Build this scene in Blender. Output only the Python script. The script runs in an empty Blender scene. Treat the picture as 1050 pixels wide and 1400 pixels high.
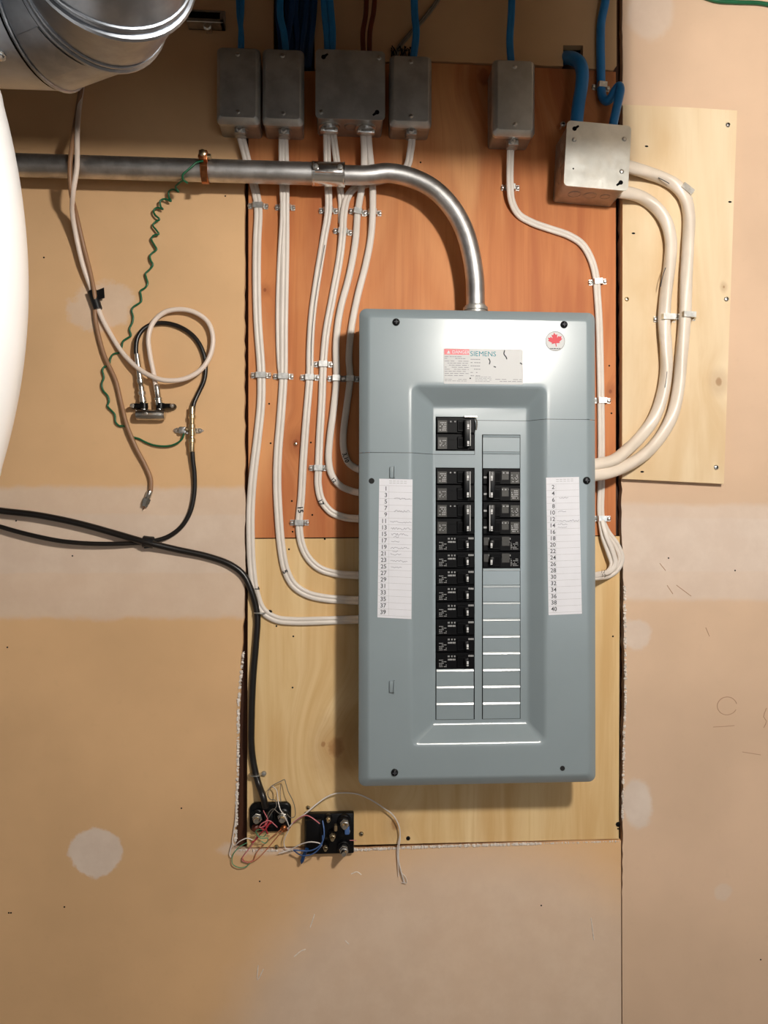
import bpy, bmesh, math, random
from mathutils import Vector, Matrix
from mathutils.geometry import tessellate_polygon

random.seed(7)
scene = bpy.context.scene
COL = scene.collection
W, H, F = 1050, 1400, 1052.0
ZC, DIST = 1.45, 1.26
YAW, PITCH, ROLL = math.radians(3.548), math.radians(0.645), math.radians(0.09)

# ---------------------------------------------------------------- camera
fw = Vector((math.sin(YAW)*math.cos(PITCH), math.cos(YAW)*math.cos(PITCH), math.sin(PITCH)))
rt0 = Vector((math.cos(YAW), -math.sin(YAW), 0))
up0 = rt0.cross(fw)
rt = rt0*math.cos(ROLL) + up0*math.sin(ROLL)
up = -rt0*math.sin(ROLL) + up0*math.cos(ROLL)
CAMLOC = Vector((0, -DIST, ZC))
cam_data = bpy.data.cameras.new('camera')
cam = bpy.data.objects.new('camera', cam_data)
COL.objects.link(cam)
m3 = Matrix((rt, up, -fw)).transposed()
cam.matrix_world = Matrix.Translation(CAMLOC) @ m3.to_4x4()
cam_data.sensor_fit = 'VERTICAL'
cam_data.sensor_height = 24.0
cam_data.lens = 24.0*F/H
cam_data.clip_start = 0.02
scene.camera = cam

# ---------------------------------------------------------------- world, exposure, lamp
world = bpy.data.worlds.new('room_ambient')
scene.world = world
world.use_nodes = True
bgn = world.node_tree.nodes['Background']
bgn.inputs[0].default_value = (1.0, 0.94, 0.88, 1)
bgn.inputs[1].default_value = 0.17
scene.view_settings.view_transform = 'Standard'
scene.view_settings.look = 'None'
scene.view_settings.gamma = 1.0
scene.view_settings.use_curve_mapping = False
scene.view_settings.exposure = 0.14

LAMP = Vector((0.51, -1.28, ZC+0.56))
LAMP_R = 0.05
LAMP_RADIANCE = 590.0          # bare frosted bulb, built further down as a real glowing bulb
LAMP_COLOR = (1.0, 0.945, 0.865, 1)
FILL_RADIANCE = 4.5                 # radiance of the added fill light in the opposite wall


def P(px, py, h=0.0):
    """photo pixel -> point on the plane h metres out from the wall"""
    d = fw*F + rt*(px-W/2) - up*(py-H/2)
    return CAMLOC + d*((DIST-h)/d.y)


# ---------------------------------------------------------------- mesh helpers
OUT = Vector((0, -1, 0))


def worldloc(o):
    v = Vector((0, 0, 0))
    while o:
        v = v + o.location
        o = o.parent
    return v


def mk(name, vf, mat, parent=None, world=True, smooth=True, angle=35, origin=None):
    """one mesh object.  vf = (verts, faces); world=True: verts are world coordinates"""
    verts, faces = vf
    verts = [Vector(v) for v in verts]
    off = Vector((0, 0, 0))
    o_loc = Vector((0, 0, 0))
    if parent is None:
        if origin is None:
            lo_ = [min(v[i] for v in verts) for i in range(3)]
            hi_ = [max(v[i] for v in verts) for i in range(3)]
            origin = Vector([(a+b)/2 for a, b in zip(lo_, hi_)])
        off = o_loc = Vector(origin)
    elif world:
        off = worldloc(parent)
    me = bpy.data.meshes.new(name)
    me.from_pydata([tuple(v-off) for v in verts], [], [tuple(f) for f in faces])
    bm = bmesh.new()
    bm.from_mesh(me)
    bmesh.ops.recalc_face_normals(bm, faces=bm.faces)
    bm.to_mesh(me)
    bm.free()
    if smooth:
        me.shade_smooth()
        me.set_sharp_from_angle(angle=math.radians(angle))
    if mat:
        me.materials.append(mat)
    o = bpy.data.objects.new(name, me)
    COL.objects.link(o)
    o.location = o_loc
    if parent:
        o.parent = parent
    return o


def empty(name, loc, rot=(0, 0, 0)):
    o = bpy.data.objects.new(name, None)
    o.empty_display_size = 0.02
    o.location = loc
    o.rotation_euler = rot
    COL.objects.link(o)
    return o


def tag(o, label=None, cat=None, group=None, kind=None):
    if label:
        o['label'] = label
    if cat:
        o['category'] = cat
    if group:
        o['group'] = group
    if kind:
        o['kind'] = kind
    return o


def copy_tree(o, parent=None):
    c = o.copy()
    COL.objects.link(c)
    if parent:
        c.parent = parent
    for ch in list(o.children):
        copy_tree(ch, c)
    return c


def join(*vfs):
    V, Fc = [], []
    for v, f in vfs:
        n = len(V)
        V += [Vector(p) for p in v]
        Fc += [[i+n for i in q] for q in f]
    return V, Fc


def xf(vf, mat4):
    return [mat4 @ Vector(v) for v in vf[0]], vf[1]


def box(lo, hi, bev=0.0, seg=2):
    bm = bmesh.new()
    bmesh.ops.create_cube(bm, size=1.0)
    for v in bm.verts:
        v.co = Vector([lo[i] + (v.co[i]+0.5)*(hi[i]-lo[i]) for i in range(3)])
    if bev > 0:
        bmesh.ops.bevel(bm, geom=bm.edges[:], offset=bev, segments=seg, affect='EDGES', profile=0.5)
    return bm_out(bm)


def bm_out(bm):
    bm.verts.index_update()
    V = [v.co.copy() for v in bm.verts]
    Fc = [[v.index for v in f.verts] for f in bm.faces]
    bm.free()
    return V, Fc


def catmull(pts, sub=6):
    pts = [Vector(p) for p in pts]
    if len(pts) < 3:
        return pts
    res = []
    n = len(pts)
    for i in range(n-1):
        p0 = pts[i-1] if i > 0 else pts[0]*2-pts[1]
        p1, p2 = pts[i], pts[i+1]
        p3 = pts[i+2] if i+2 < n else pts[-1]*2-pts[-2]
        # centripetal
        a = max((p1-p0).length, 1e-6)**.5
        b = max((p2-p1).length, 1e-6)**.5
        c = max((p3-p2).length, 1e-6)**.5
        m1 = (p2-p1) + ((p1-p0)/a - (p2-p0)/(a+b))*b
        m2 = (p2-p1) + ((p3-p2)/c - (p3-p1)/(b+c))*b
        for k in range(sub):
            t = k/sub
            t2, t3 = t*t, t*t*t
            res.append(p1*(2*t3-3*t2+1) + m1*(t3-2*t2+t) + p2*(-2*t3+3*t2) + m2*(t3-t2))
    res.append(pts[-1])
    return res


def circ(r, n=10):
    return [(r*math.cos(2*math.pi*i/n), r*math.sin(2*math.pi*i/n)) for i in range(n)]


def nmd(w, th, groove=0.5, n=28):
    p = []
    for i in range(n):
        a = 2*math.pi*i/n
        x = w/2*math.copysign(abs(math.cos(a))**0.8, math.cos(a))
        y = th/2*math.copysign(abs(math.sin(a))**0.8, math.sin(a))
        y *= 1-groove*math.exp(-(x/(0.10*w))**2)
        p.append((x, y))
    return p


def sweep(path, prof, out=OUT, scale=None, cap=True, twist=0.0):
    """sweep a closed profile (side, out) along a polyline; out=None -> parallel transport"""
    n, m = len(path), len(prof)
    V, Fc = [], []
    prev = None
    for i, p in enumerate(path):
        t = (path[min(i+1, n-1)] - path[max(i-1, 0)]).normalized()
        if out is not None:
            s = t.cross(out)
            if s.length < 0.25 and prev is not None:
                s = prev - t*prev.dot(t)
        elif prev is None:
            s = t.cross(OUT if abs(t.dot(OUT)) < .9 else Vector((0, 0, 1)))
        else:
            s = prev - t*prev.dot(t)
        if s.length < 1e-6:
            s = t.orthogonal()
        s.normalize()
        prev = s.copy()
        o = s.cross(t)
        k = scale[i] if scale else 1.0
        ca, sa = math.cos(twist*i), math.sin(twist*i)
        for (a, b) in prof:
            a2, b2 = a*ca-b*sa, a*sa+b*ca
            V.append(p + s*a2*k + o*b2*k)
    for i in range(n-1):
        for j in range(m):
            k = (j+1) % m
            Fc.append([i*m+j, i*m+k, (i+1)*m+k, (i+1)*m+j])
    if cap:
        Fc.append(list(range(m))[::-1])
        Fc.append([(n-1)*m+j for j in range(m)])
    return V, Fc


def tube(pts, r, n=10, sub=6, smooth=True, out=None):
    path = catmull(pts, sub) if smooth else [Vector(p) for p in pts]
    return sweep(path, circ(r, n), out)


def lathe(prof, axis=OUT, origin=(0, 0, 0), n=20, cap=True):
    """prof list of (r, distance along axis)"""
    axis = Vector(axis).normalized()
    a = axis.orthogonal().normalized()
    b = axis.cross(a)
    V, Fc = [], []
    origin = Vector(origin)
    for r, d in prof:
        for i in range(n):
            t = 2*math.pi*i/n
            V.append(origin + axis*d + (a*math.cos(t)+b*math.sin(t))*r)
    for k in range(len(prof)-1):
        for i in range(n):
            j = (i+1) % n
            Fc.append([k*n+i, k*n+j, (k+1)*n+j, (k+1)*n+i])
    if cap:
        Fc.append(list(range(n))[::-1])
        Fc.append([(len(prof)-1)*n+i for i in range(n)])
    return V, Fc


def poly_prism(loops, h0, h1):
    """loops: list of (x, z) loops (first outer, others holes), slab from h0 (back) to h1 (front)"""
    flat = [p for lp in loops for p in lp]
    tris = tessellate_polygon([[Vector((p[0], p[1], 0)) for p in lp] for lp in loops])
    n = len(flat)
    V = [Vector((p[0], -h1, p[1])) for p in flat] + [Vector((p[0], -h0, p[1])) for p in flat]
    Fc = [list(t) for t in tris] + [[i+n for i in reversed(t)] for t in tris]
    k = 0
    for lp in loops:
        m = len(lp)
        for i in range(m):
            j = (i+1) % m
            Fc.append([k+i, k+j, n+k+j, n+k+i])
        k += m
    return V, Fc


def rrect(x0, x1, z0, z1, r, n=6):
    pts = []
    for (cx, cz, a0) in ((x1-r, z1-r, 0), (x0+r, z1-r, 90), (x0+r, z0+r, 180), (x1-r, z0+r, 270)):
        for i in range(n+1):
            a = math.radians(a0+90*i/n)
            pts.append((cx+r*math.cos(a), cz+r*math.sin(a)))
    return pts


def loft(loops, cap_last=False):
    """loops: list of lists of Vectors, same length"""
    m = len(loops[0])
    V, Fc = [], []
    for lp in loops:
        V += [Vector(p) for p in lp]
    for k in range(len(loops)-1):
        for i in range(m):
            j = (i+1) % m
            Fc.append([k*m+i, k*m+j, (k+1)*m+j, (k+1)*m+i])
    if cap_last:
        Fc.append([(len(loops)-1)*m+i for i in range(m)])
    return V, Fc


TEXT_CACHE = {}


def text_vf(body, size, x, h, z, rot=0.0, align='LEFT', bold=0.0):
    key = (body, align, bold)
    if key not in TEXT_CACHE:
        cu = bpy.data.curves.new('t', 'FONT')
        cu.body = body
        cu.size = 1.0
        cu.align_x = align
        cu.offset = bold
        cu.resolution_u = 3
        ob = bpy.data.objects.new('t', cu)
        COL.objects.link(ob)
        dg = bpy.context.evaluated_depsgraph_get()
        me = ob.evaluated_get(dg).to_mesh()
        TEXT_CACHE[key] = ([v.co.copy() for v in me.vertices], [list(p.vertices) for p in me.polygons])
        ob.evaluated_get(dg).to_mesh_clear()
        bpy.data.objects.remove(ob)
        bpy.data.curves.remove(cu)
    V, Fc = TEXT_CACHE[key]
    c, s = math.cos(rot), math.sin(rot)
    return [Vector((x+(v.x*c-v.y*s)*size, -h, z+(v.x*s+v.y*c)*size)) for v in V], Fc


def flat(x0, x1, z0, z1, h):
    return [Vector((x0, -h, z0)), Vector((x1, -h, z0)), Vector((x1, -h, z1)), Vector((x0, -h, z1))], [[0, 1, 2, 3]]


# ---------------------------------------------------------------- materials
def srgb(r, g, b):
    def f(c):
        c /= 255
        return c/12.92 if c <= .04045 else ((c+.055)/1.055)**2.4
    return (f(r), f(g), f(b), 1)


class NT:
    def __init__(self, name):
        self.m = bpy.data.materials.new(name)
        self.m.use_nodes = True
        self.t = self.m.node_tree
        self.b = self.t.nodes['Principled BSDF']

    def n(self, typ, **kw):
        nd = self.t.nodes.new(typ)
        for k, v in kw.items():
            setattr(nd, k, v)
        return nd

    def l(self, a, b):
        self.t.links.new(a, b)

    def math(self, op, a, b=None, c=None, clamp=False):
        nd = self.n('ShaderNodeMath', operation=op, use_clamp=clamp)
        for i, v in enumerate((a, b, c)):
            if v is None:
                continue
            if isinstance(v, (int, float)):
                nd.inputs[i].default_value = v
            else:
                self.l(v, nd.inputs[i])
        return nd.outputs[0]

    def smooth(self, v, lo, hi, a=0.0, b=1.0):
        nd = self.n('ShaderNodeMapRange', interpolation_type='SMOOTHSTEP')
        self.l(v, nd.inputs[0])
        nd.inputs[1].default_value = lo
        nd.inputs[2].default_value = hi
        nd.inputs[3].default_value = a
        nd.inputs[4].default_value = b
        return nd.outputs[0]

    def noise(self, vec, scale, detail=3, rough=.55, dist=0.0):
        nd = self.n('ShaderNodeTexNoise')
        nd.inputs['Scale'].default_value = scale
        nd.inputs['Detail'].default_value = detail
        nd.inputs['Roughness'].default_value = rough
        nd.inputs['Distortion'].default_value = dist
        if vec is not None:
            self.l(vec, nd.inputs['Vector'])
        return nd.outputs['Fac']

    def mix(self, fac, a, b, mode='MIX'):
        nd = self.n('ShaderNodeMix', data_type='RGBA', blend_type=mode)
        if isinstance(fac, (int, float)):
            nd.inputs[0].default_value = fac
        else:
            self.l(fac, nd.inputs[0])
        for i, v in ((6, a), (7, b)):
            if isinstance(v, tuple):
                nd.inputs[i].default_value = v
            else:
                self.l(v, nd.inputs[i])
        return nd.outputs[2]

    def pos(self):
        return self.n('ShaderNodeNewGeometry').outputs['Position']

    def obj(self):
        return self.n('ShaderNodeTexCoord').outputs['Object']

    def scaled(self, vec, s):
        nd = self.n('ShaderNodeVectorMath', operation='MULTIPLY')
        self.l(vec, nd.inputs[0])
        nd.inputs[1].default_value = s
        return nd.outputs[0]

    def bump(self, h, strength, dist=0.001):
        nd = self.n('ShaderNodeBump')
        nd.inputs['Strength'].default_value = strength
        nd.inputs['Distance'].default_value = dist
        self.l(h, nd.inputs['Height'])
        self.l(nd.outputs[0], self.b.inputs['Normal'])


def simple(name, col, rough=.5, metal=0.0, vary=0.0, vscale=40, bump=0.0, spec=None, coat=0.0):
    t = NT(name)
    t.b.inputs['Roughness'].default_value = rough
    t.b.inputs['Metallic'].default_value = metal
    if spec is not None:
        t.b.inputs['Specular IOR Level'].default_value = spec
    if coat:
        t.b.inputs['Coat Weight'].default_value = coat
        t.b.inputs['Coat Roughness'].default_value = .15
    nz = t.noise(t.obj(), vscale, 4)
    d = tuple(max(0, c*(1-vary)) for c in col[:3])+(1,)
    e = tuple(min(1, c*(1+vary*.6)) for c in col[:3])+(1,)
    f = t.smooth(nz, .3, .7)
    t.l(t.mix(f, d, e), t.b.inputs['Base Color'])
    if bump:
        t.bump(nz, bump)
    return t.m


def drywall_mat(name, base, patches):
    """paper colour with trowelled joint compound; patches: (kind, cx, cz, rx, rz, soft, amount)"""
    t = NT(name)
    t.b.inputs['Roughness'].default_value = .85
    t.b.inputs['Specular IOR Level'].default_value = .2
    pos = t.pos()
    n1 = t.noise(pos, 3.0, 4)
    n2 = t.noise(pos, 60.0, 5, .6)
    n3 = t.noise(pos, 16.0, 6, .65)
    dark = tuple(c*.9 for c in base[:3])+(1,)
    lite = tuple(min(1, c*1.06) for c in base[:3])+(1,)
    col = t.mix(t.smooth(n1, .3, .7), dark, lite)
    col = t.mix(t.math('MULTIPLY', t.smooth(n2, .55, .8), .12), col, tuple(c*.7 for c in base[:3])+(1,))
    wob = t.math('MULTIPLY_ADD', n3, .05, -.025)
    wob2 = t.math('MULTIPLY_ADD', n2, .010, -.005)
    wob = t.math('ADD', wob, wob2)
    sep = t.n('ShaderNodeSeparateXYZ')
    t.l(pos, sep.inputs[0])
    X, Z = sep.outputs[0], sep.outputs[2]
    mask = None
    for (kind, cx, cz, rx, rz, soft, amt, wa) in patches:
        dx = t.math('ABSOLUTE', t.math('SUBTRACT', X, cx))
        dz = t.math('ABSOLUTE', t.math('SUBTRACT', Z, cz))
        if kind == 'box':
            d = t.math('MAXIMUM', t.math('SUBTRACT', dx, rx), t.math('SUBTRACT', dz, rz))
        else:
            q = t.math('SQRT', t.math('ADD', t.math('POWER', t.math('DIVIDE', dx, rx), 2.0),
                                      t.math('POWER', t.math('DIVIDE', dz, rz), 2.0)))
            d = t.math('MULTIPLY', t.math('SUBTRACT', q, 1.0), min(rx, rz))
        d = t.math('ADD', d, t.math('MULTIPLY', wob, wa))
        m = t.math('MULTIPLY', t.smooth(d, -soft, soft, 1.0, 0.0), amt)
        mask = m if mask is None else t.math('MAXIMUM', mask, m)
    if mask is not None:
        mud_light = t.mix(t.smooth(n3, .35, .7), srgb(214, 200, 190), srgb(226, 214, 204))
        col = t.mix(mask, col, mud_light)
    t.l(col, t.b.inputs['Base Color'])
    t.bump(t.math('ADD', n2, t.math('MULTIPLY', n3, .6)), .18, .0012)
    return t.m


def wood_mat(name, c_dark, c_mid, c_lite, knots=(), grain=1.0, streak=(26, 26, 2.0), rough=.6):
    t = NT(name)
    t.b.inputs['Roughness'].default_value = rough
    t.b.inputs['Specular IOR Level'].default_value = .35
    pos = t.pos()
    sep = t.n('ShaderNodeSeparateXYZ')
    t.l(pos, sep.inputs[0])
    X, Z = sep.outputs[0], sep.outputs[2]
    # knots push the grain sideways
    disp = None
    kmask = None
    for (kx, kz, kr) in knots:
        dx = t.math('SUBTRACT', X, kx)
        dz = t.math('SUBTRACT', Z, kz)
        d = t.math('SQRT', t.math('ADD', t.math('POWER', dx, 2.0), t.math('POWER', t.math('MULTIPLY', dz, .75), 2.0)))
        push = t.math('MULTIPLY', t.smooth(d, 0, kr*6, 1, 0), kr*3.0)
        disp = push if disp is None else t.math('ADD', disp, push)
        nz = t.noise(pos, 90, 3)
        dd = t.math('MULTIPLY_ADD', nz, kr*.7, t.math('SUBTRACT', d, kr*.35))
        m = t.math('MAXIMUM', t.math('MULTIPLY', t.smooth(dd, kr*.35, kr*1.1, 1, 0), .8),
                   t.math('MULTIPLY', t.smooth(dd, kr*.8, kr*3.2, 1, 0), .34))
        kmask = m if kmask is None else t.math('MAXIMUM', kmask, m)
    cmb = t.n('ShaderNodeCombineXYZ')
    xx = X if disp is None else t.math('ADD', X, disp)
    t.l(xx, cmb.inputs[0])
    t.l(Z, cmb.inputs[2])
    v = cmb.outputs[0]
    g1 = t.noise(t.scaled(v, streak), 1.0, 4, .6, .6)
    g2 = t.noise(t.scaled(v, (170, 170, 5)), 1.0, 4, .65)
    g3 = t.noise(t.scaled(v, (7, 7, 1.2)), 1.0, 3, .5, 1.5)
    col = t.mix(t.smooth(g1, .32, .68), c_dark, c_mid)
    col = t.mix(t.smooth(g3, .4, .75), col, c_lite)
    col = t.mix(t.math('MULTIPLY', t.smooth(g2, .5, .75), .35*grain), col, c_dark)
    if kmask is not None:
        col = t.mix(kmask, col, (c_dark[0]*.50, c_dark[1]*.36, c_dark[2]*.26, 1))
    t.l(col, t.b.inputs['Base Color'])
    t.bump(t.math('ADD', g2, g1), .12*grain, .001)
    return t.m


def galv_mat(name, c0, c1, rough=.38, scale=30, spang=True, metal=1.0):
    t = NT(name)
    t.b.inputs['Metallic'].default_value = metal
    o = t.obj()
    n1 = t.noise(o, scale, 5, .6)
    n2 = t.noise(o, scale*5, 3)
    col = t.mix(t.smooth(n1, .35, .68), c0, c1)
    if spang:
        vo = t.n('ShaderNodeTexVoronoi')
        vo.inputs['Scale'].default_value = scale*3
        t.l(o, vo.inputs['Vector'])
        sp = t.n('ShaderNodeSeparateColor')
        t.l(vo.outputs['Color'], sp.inputs[0])
        col = t.mix(t.math('MULTIPLY', sp.outputs[0], .18), col, c1)
    t.l(col, t.b.inputs['Base Color'])
    t.l(t.math('MULTIPLY_ADD', n2, .2, rough-.1), t.b.inputs['Roughness'])
    t.bump(n1, .05, .001)
    return t.m


def pz(px, py, h=0.0):
    p = P(px, py, h)
    return p.x, p.z


def patch(kind, x0, x1, y0, y1, soft, amt, wa=1.0):
    a = P(x0, y1)
    b = P(x1, y0)
    return (kind, (a.x+b.x)/2, (a.z+b.z)/2, (b.x-a.x)/2, (b.z-a.z)/2, soft, amt, wa)


zb = lambda v: ZC+v
SEAM_Z = zb(-.035)
PATCHES_L = [
    ('box', -1.0, zb(-.052), 1.2, .105, .006, .5, .5),
    ('box', -1.0, zb(-.038), 1.2, .052, .008, .62, .25),
    patch('ell', 92, 168, 1130, 1202, .003, .72, .7),
    patch('ell', 95, 190, 392, 450, .006, .4, 1.4),
    patch('ell', 300, 980, 1150, 1900, .07, .5, 1.2),  # cool light on the lower wall, painted in as a broad paler tone
    patch('ell', 300, 420, 1148, 1172, .004, .45, .6),
]
PATCHES_R = [
    ('box', 1.2, zb(-.052), 1.2, .080, .006, .5, .4),
    ('box', 1.2, zb(-.040), 1.2, .050, .008, .62, .25),
    patch('ell', 852, 893, 1066, 1132, .004, .7, .6),
    patch('ell', 846, 890, 848, 888, .004, .55, .7),
    patch('ell', 858, 920, -30, 55, .006, .4, .6),
    patch('ell', 975, 1000, 1208, 1232, .003, .35, .5),
]
M = {}
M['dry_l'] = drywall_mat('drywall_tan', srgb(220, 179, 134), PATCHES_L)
M['dry_r'] = drywall_mat('drywall_pinkish', srgb(217, 186, 158), PATCHES_R)
M['gyps'] = simple('gypsum_core', srgb(228, 218, 208), .9, vary=.15, vscale=300)
M['backwood'] = wood_mat('dark_stud_wood', srgb(48, 26, 14), srgb(70, 38, 20), srgb(84, 48, 26))
KO = [pz(662, 104) + (.017,), pz(404, 606) + (.008,), pz(362, 396)+(.004,), pz(835, 535)+(.005,), pz(795, 85)+(.02,)]
M['ply_o'] = wood_mat('orange_plywood', srgb(176, 100, 54), srgb(200, 126, 72), srgb(222, 160, 106), KO)
KY = [pz(459, 1022) + (.019,), pz(442, 1018) + (.005,), pz(540, 1128) + (.010,)]
M['ply_y'] = wood_mat('yellow_plywood', srgb(212, 172, 116), srgb(228, 196, 144), srgb(236, 208, 160), KY, grain=1.5)
KP = [pz(978, 524) + (.008,), pz(985, 395) + (.003,)]
M['ply_p'] = wood_mat('pale_plywood', srgb(212, 182, 140), srgb(224, 199, 162), srgb(232, 211, 178), KP, grain=.7,
                      streak=(12, 12, 3))
M['panel'] = simple('grey_panel_paint', srgb(138, 150, 155), .25, vary=.02, vscale=12, spec=.7)
M['panel_in'] = simple('panel_interior', srgb(22, 22, 22), .8)
M['bk'] = simple('black_plastic', srgb(10, 10, 12), .34, vary=.1, spec=.22)
M['bk_brk'] = simple('breaker_plastic', srgb(11, 11, 13), .45, vary=.15, vscale=80, spec=.10)
M['bk_dark'] = simple('toggle_window', srgb(5, 5, 7), .6, spec=.08)
M['lbl'] = simple('breaker_label', srgb(52, 50, 46), .5, vary=.15, vscale=300)
M['print_w'] = simple('white_print', srgb(205, 205, 205), .6)
M['print_g'] = simple('grey_print', srgb(158, 158, 158), .6)
M['print_k'] = simple('dark_print', srgb(70, 72, 78), .7)
M['print_m'] = simple('faint_print', srgb(128, 128, 132), .6)
M['ink'] = simple('pen_ink', srgb(104, 104, 118), .7)
M['marker'] = simple('black_marker', srgb(18, 18, 22), .6)
M['paper'] = simple('card_paper', srgb(222, 222, 228), .7, vary=.02)
M['sticker'] = simple('label_vinyl', srgb(200, 200, 200), .5, spec=.3)
M['red'] = simple('danger_red', srgb(196, 38, 52), .4)
M['leaf'] = simple('leaf_red', srgb(204, 56, 70), .5, spec=.3)
M['teal'] = simple('teal_print', srgb(16, 128, 140), .5, spec=.3)
M['zinc'] = galv_mat('zinc_screw', (.62, .61, .58, 1), (.78, .77, .74, 1), .3, 200, False)
M['galv'] = galv_mat('galvanized_box', (.42, .42, .40, 1), (.60, .60, .57, 1), .40, 22, metal=.75)
M['galv_b'] = galv_mat('galvanized_body', (.36, .35, .33, 1), (.5, .49, .46, 1), .45, 30, metal=.75)
M['plate'] = galv_mat('bright_cover_plate', (.60, .61, .58, 1), (.76, .77, .74, 1), .35, 18, metal=.85)
M['duct'] = galv_mat('galvanized_duct', (.19, .205, .23, 1), (.42, .45, .50, 1), .38, 9)
M['emt'] = galv_mat('conduit_steel', (.42, .41, .40, 1), (.62, .61, .6, 1), .42, 25, False)
M['coupl'] = galv_mat('coupling_steel', (.7, .69, .67, 1), (.85, .84, .82, 1), .2, 40, False)
M['strap'] = galv_mat('strap_steel', (.58, .58, .56, 1), (.78, .78, .76, 1), .36, 120, False)
M['copper'] = simple('copper_clamp', (.45, .16, .06, 1), .38, 1.0, .3, 90)
M['brass'] = simple('brass_fitting', (.62, .50, .32, 1), .28, 1.0, .15, 120)
M['nickel'] = simple('nickel_fitting', (.6, .57, .52, 1), .26, 1.0, .12, 120)
M['white_c'] = simple('white_cable_jacket', srgb(222, 212, 202), .42, vary=.05, vscale=25)
M['white_h'] = simple('white_heavy_jacket', srgb(226, 212, 196), .36, vary=.07, vscale=20)
M['blue_c'] = simple('blue_cable_jacket', srgb(40, 128, 192), .38, vary=.12, vscale=30)
M['blue_d'] = simple('dark_blue_cable_jacket', srgb(16, 62, 112), .4, vary=.15, vscale=30)
M['brown_c'] = simple('brown_cable_jacket', srgb(104, 44, 22), .45, vary=.15, vscale=30)
M['grey_c'] = simple('grey_wire', srgb(130, 120, 104), .5, vary=.1)
M['tan_c'] = simple('tan_coax_jacket', srgb(150, 112, 82), .45, vary=.08, vscale=20)
M['white_x'] = simple('white_coax_jacket', srgb(232, 214, 200), .4, vary=.04)
M['black_c'] = simple('black_cable_jacket', srgb(24, 20, 18), .34, vary=.15)
M['green_c'] = simple('green_wire', srgb(18, 92, 58), .36, vary=.15)
M['tape'] = simple('black_tape', srgb(16, 16, 18), .42, vary=.1)
M['tank'] = simple('white_enamel', srgb(250, 250, 250), .3, coat=.4)
M['pencil'] = simple('pencil_line', srgb(178, 142, 116), .8)
M['w_white'] = simple('wire_white', srgb(222, 214, 208), .5)
M['w_pink'] = simple('wire_pink', srgb(206, 120, 126), .5)
M['w_red'] = simple('wire_red', srgb(186, 46, 62), .5)
M['w_green'] = simple('wire_green', srgb(90, 150, 110), .5)
M['w_blue'] = simple('wire_blue', srgb(70, 104, 160), .5)
M['w_orange'] = simple('wire_orange', srgb(190, 118, 84), .5)
M['w_grey'] = simple('wire_grey', srgb(110, 104, 96), .5)
M['concrete'] = simple('concrete', srgb(150, 144, 136), .85, vary=.12, vscale=6, bump=.2)
M['joist'] = wood_mat('joist_wood', srgb(150, 108, 62), srgb(178, 134, 84), srgb(190, 150, 100))
M['ceilboard'] = simple('subfloor_board', srgb(120, 104, 84), .8, vary=.1, vscale=12)
tg = NT('bulb_glass')
tg.b.inputs['Emission Color'].default_value = LAMP_COLOR
tg.b.inputs['Emission Strength'].default_value = LAMP_RADIANCE
M['bulb'] = tg.m
tg = NT('daylit_pane')
tg.b.inputs['Emission Color'].default_value = (.84, .92, 1.0, 1)
tg.b.inputs['Emission Strength'].default_value = FILL_RADIANCE
M['pane'] = tg.m

# ================================================================ THE SETTING
CEIL = 2.42


def jag(pts, amp, step=.012):
    """ragged polyline through (x, z) points"""
    res = []
    for i in range(len(pts)-1):
        a, b = Vector(pts[i]), Vector(pts[i+1])
        n = max(1, int((b-a).length/step))
        d = (b-a).normalized()
        nrm = Vector((-d.y, d.x))
        for k in range(n):
            p = a + (b-a)*(k/n)
            if k or i:
                p = p + nrm*random.uniform(-amp, amp) + d*random.uniform(-amp, amp)*.5
            res.append((p.x, p.y))
    res.append(tuple(pts[-1]))
    return res


wall_back = mk('wall_back', box((-1.7, .018, 0), (1.7, .14, CEIL)), M['backwood'], smooth=False, origin=(0, 0, 0))
tag(wall_back, 'basement wall of tan drywall sheets with an opening cut around the panel', kind='structure')

px2 = lambda lst: [pz(*p) for p in lst]
bottom_edge = jag(px2([(849, 1149), (740, 1152), (600, 1157), (482, 1162), (321, 1161)]), .0008)
left_edge = jag(px2([(321, 1161), (321, 1110), (326, 1060), (326, 980), (331, 880), (335, 800), (335, 700), (334, 560), (334, 400),
                     (334, 240), (335, 96)]), .0012)
top_edge = px2([(335, 96), (374, 97), (374, -60), (430, -60), (430, 94), (534, 84)]) + \
    jag(px2([(534, 84), (590, 83), (770, 90)]), .0006) + \
    px2([(770, 62), (797, 62), (797, 93), (838, 96), (843, 90)])
seam_x = pz(850, 1300)[0]-.0007
loopL = [(-1.7, 0.0), (seam_x, 0.0), pz(849.2, 1240)] + bottom_edge[:-1] + left_edge[:-1] + top_edge + [(pz(843, 0)[0], CEIL), (-1.7, CEIL)]
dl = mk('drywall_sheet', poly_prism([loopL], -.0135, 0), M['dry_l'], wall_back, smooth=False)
tag(dl, 'large tan drywall sheet with trowelled joint compound band')
right_edge = jag(px2([(850.6, 1240), (851, 1149), (852, 1020), (854, 960), (853, 880), (852, 800), (850, 740), (850, 660), (850, 500), (849, 280), (851, 150), (851, 20)]), .0011)
loopR = [(seam_x+.0016, 0.0)] + right_edge + [(pz(851, 0)[0], CEIL), (1.7, CEIL), (1.7, 0)]
dr = mk('drywall_sheet', poly_prism([loopR], -.0135, 0), M['dry_r'], wall_back, smooth=False)
tag(dr, 'paler drywall sheet beside the seam')


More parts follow.
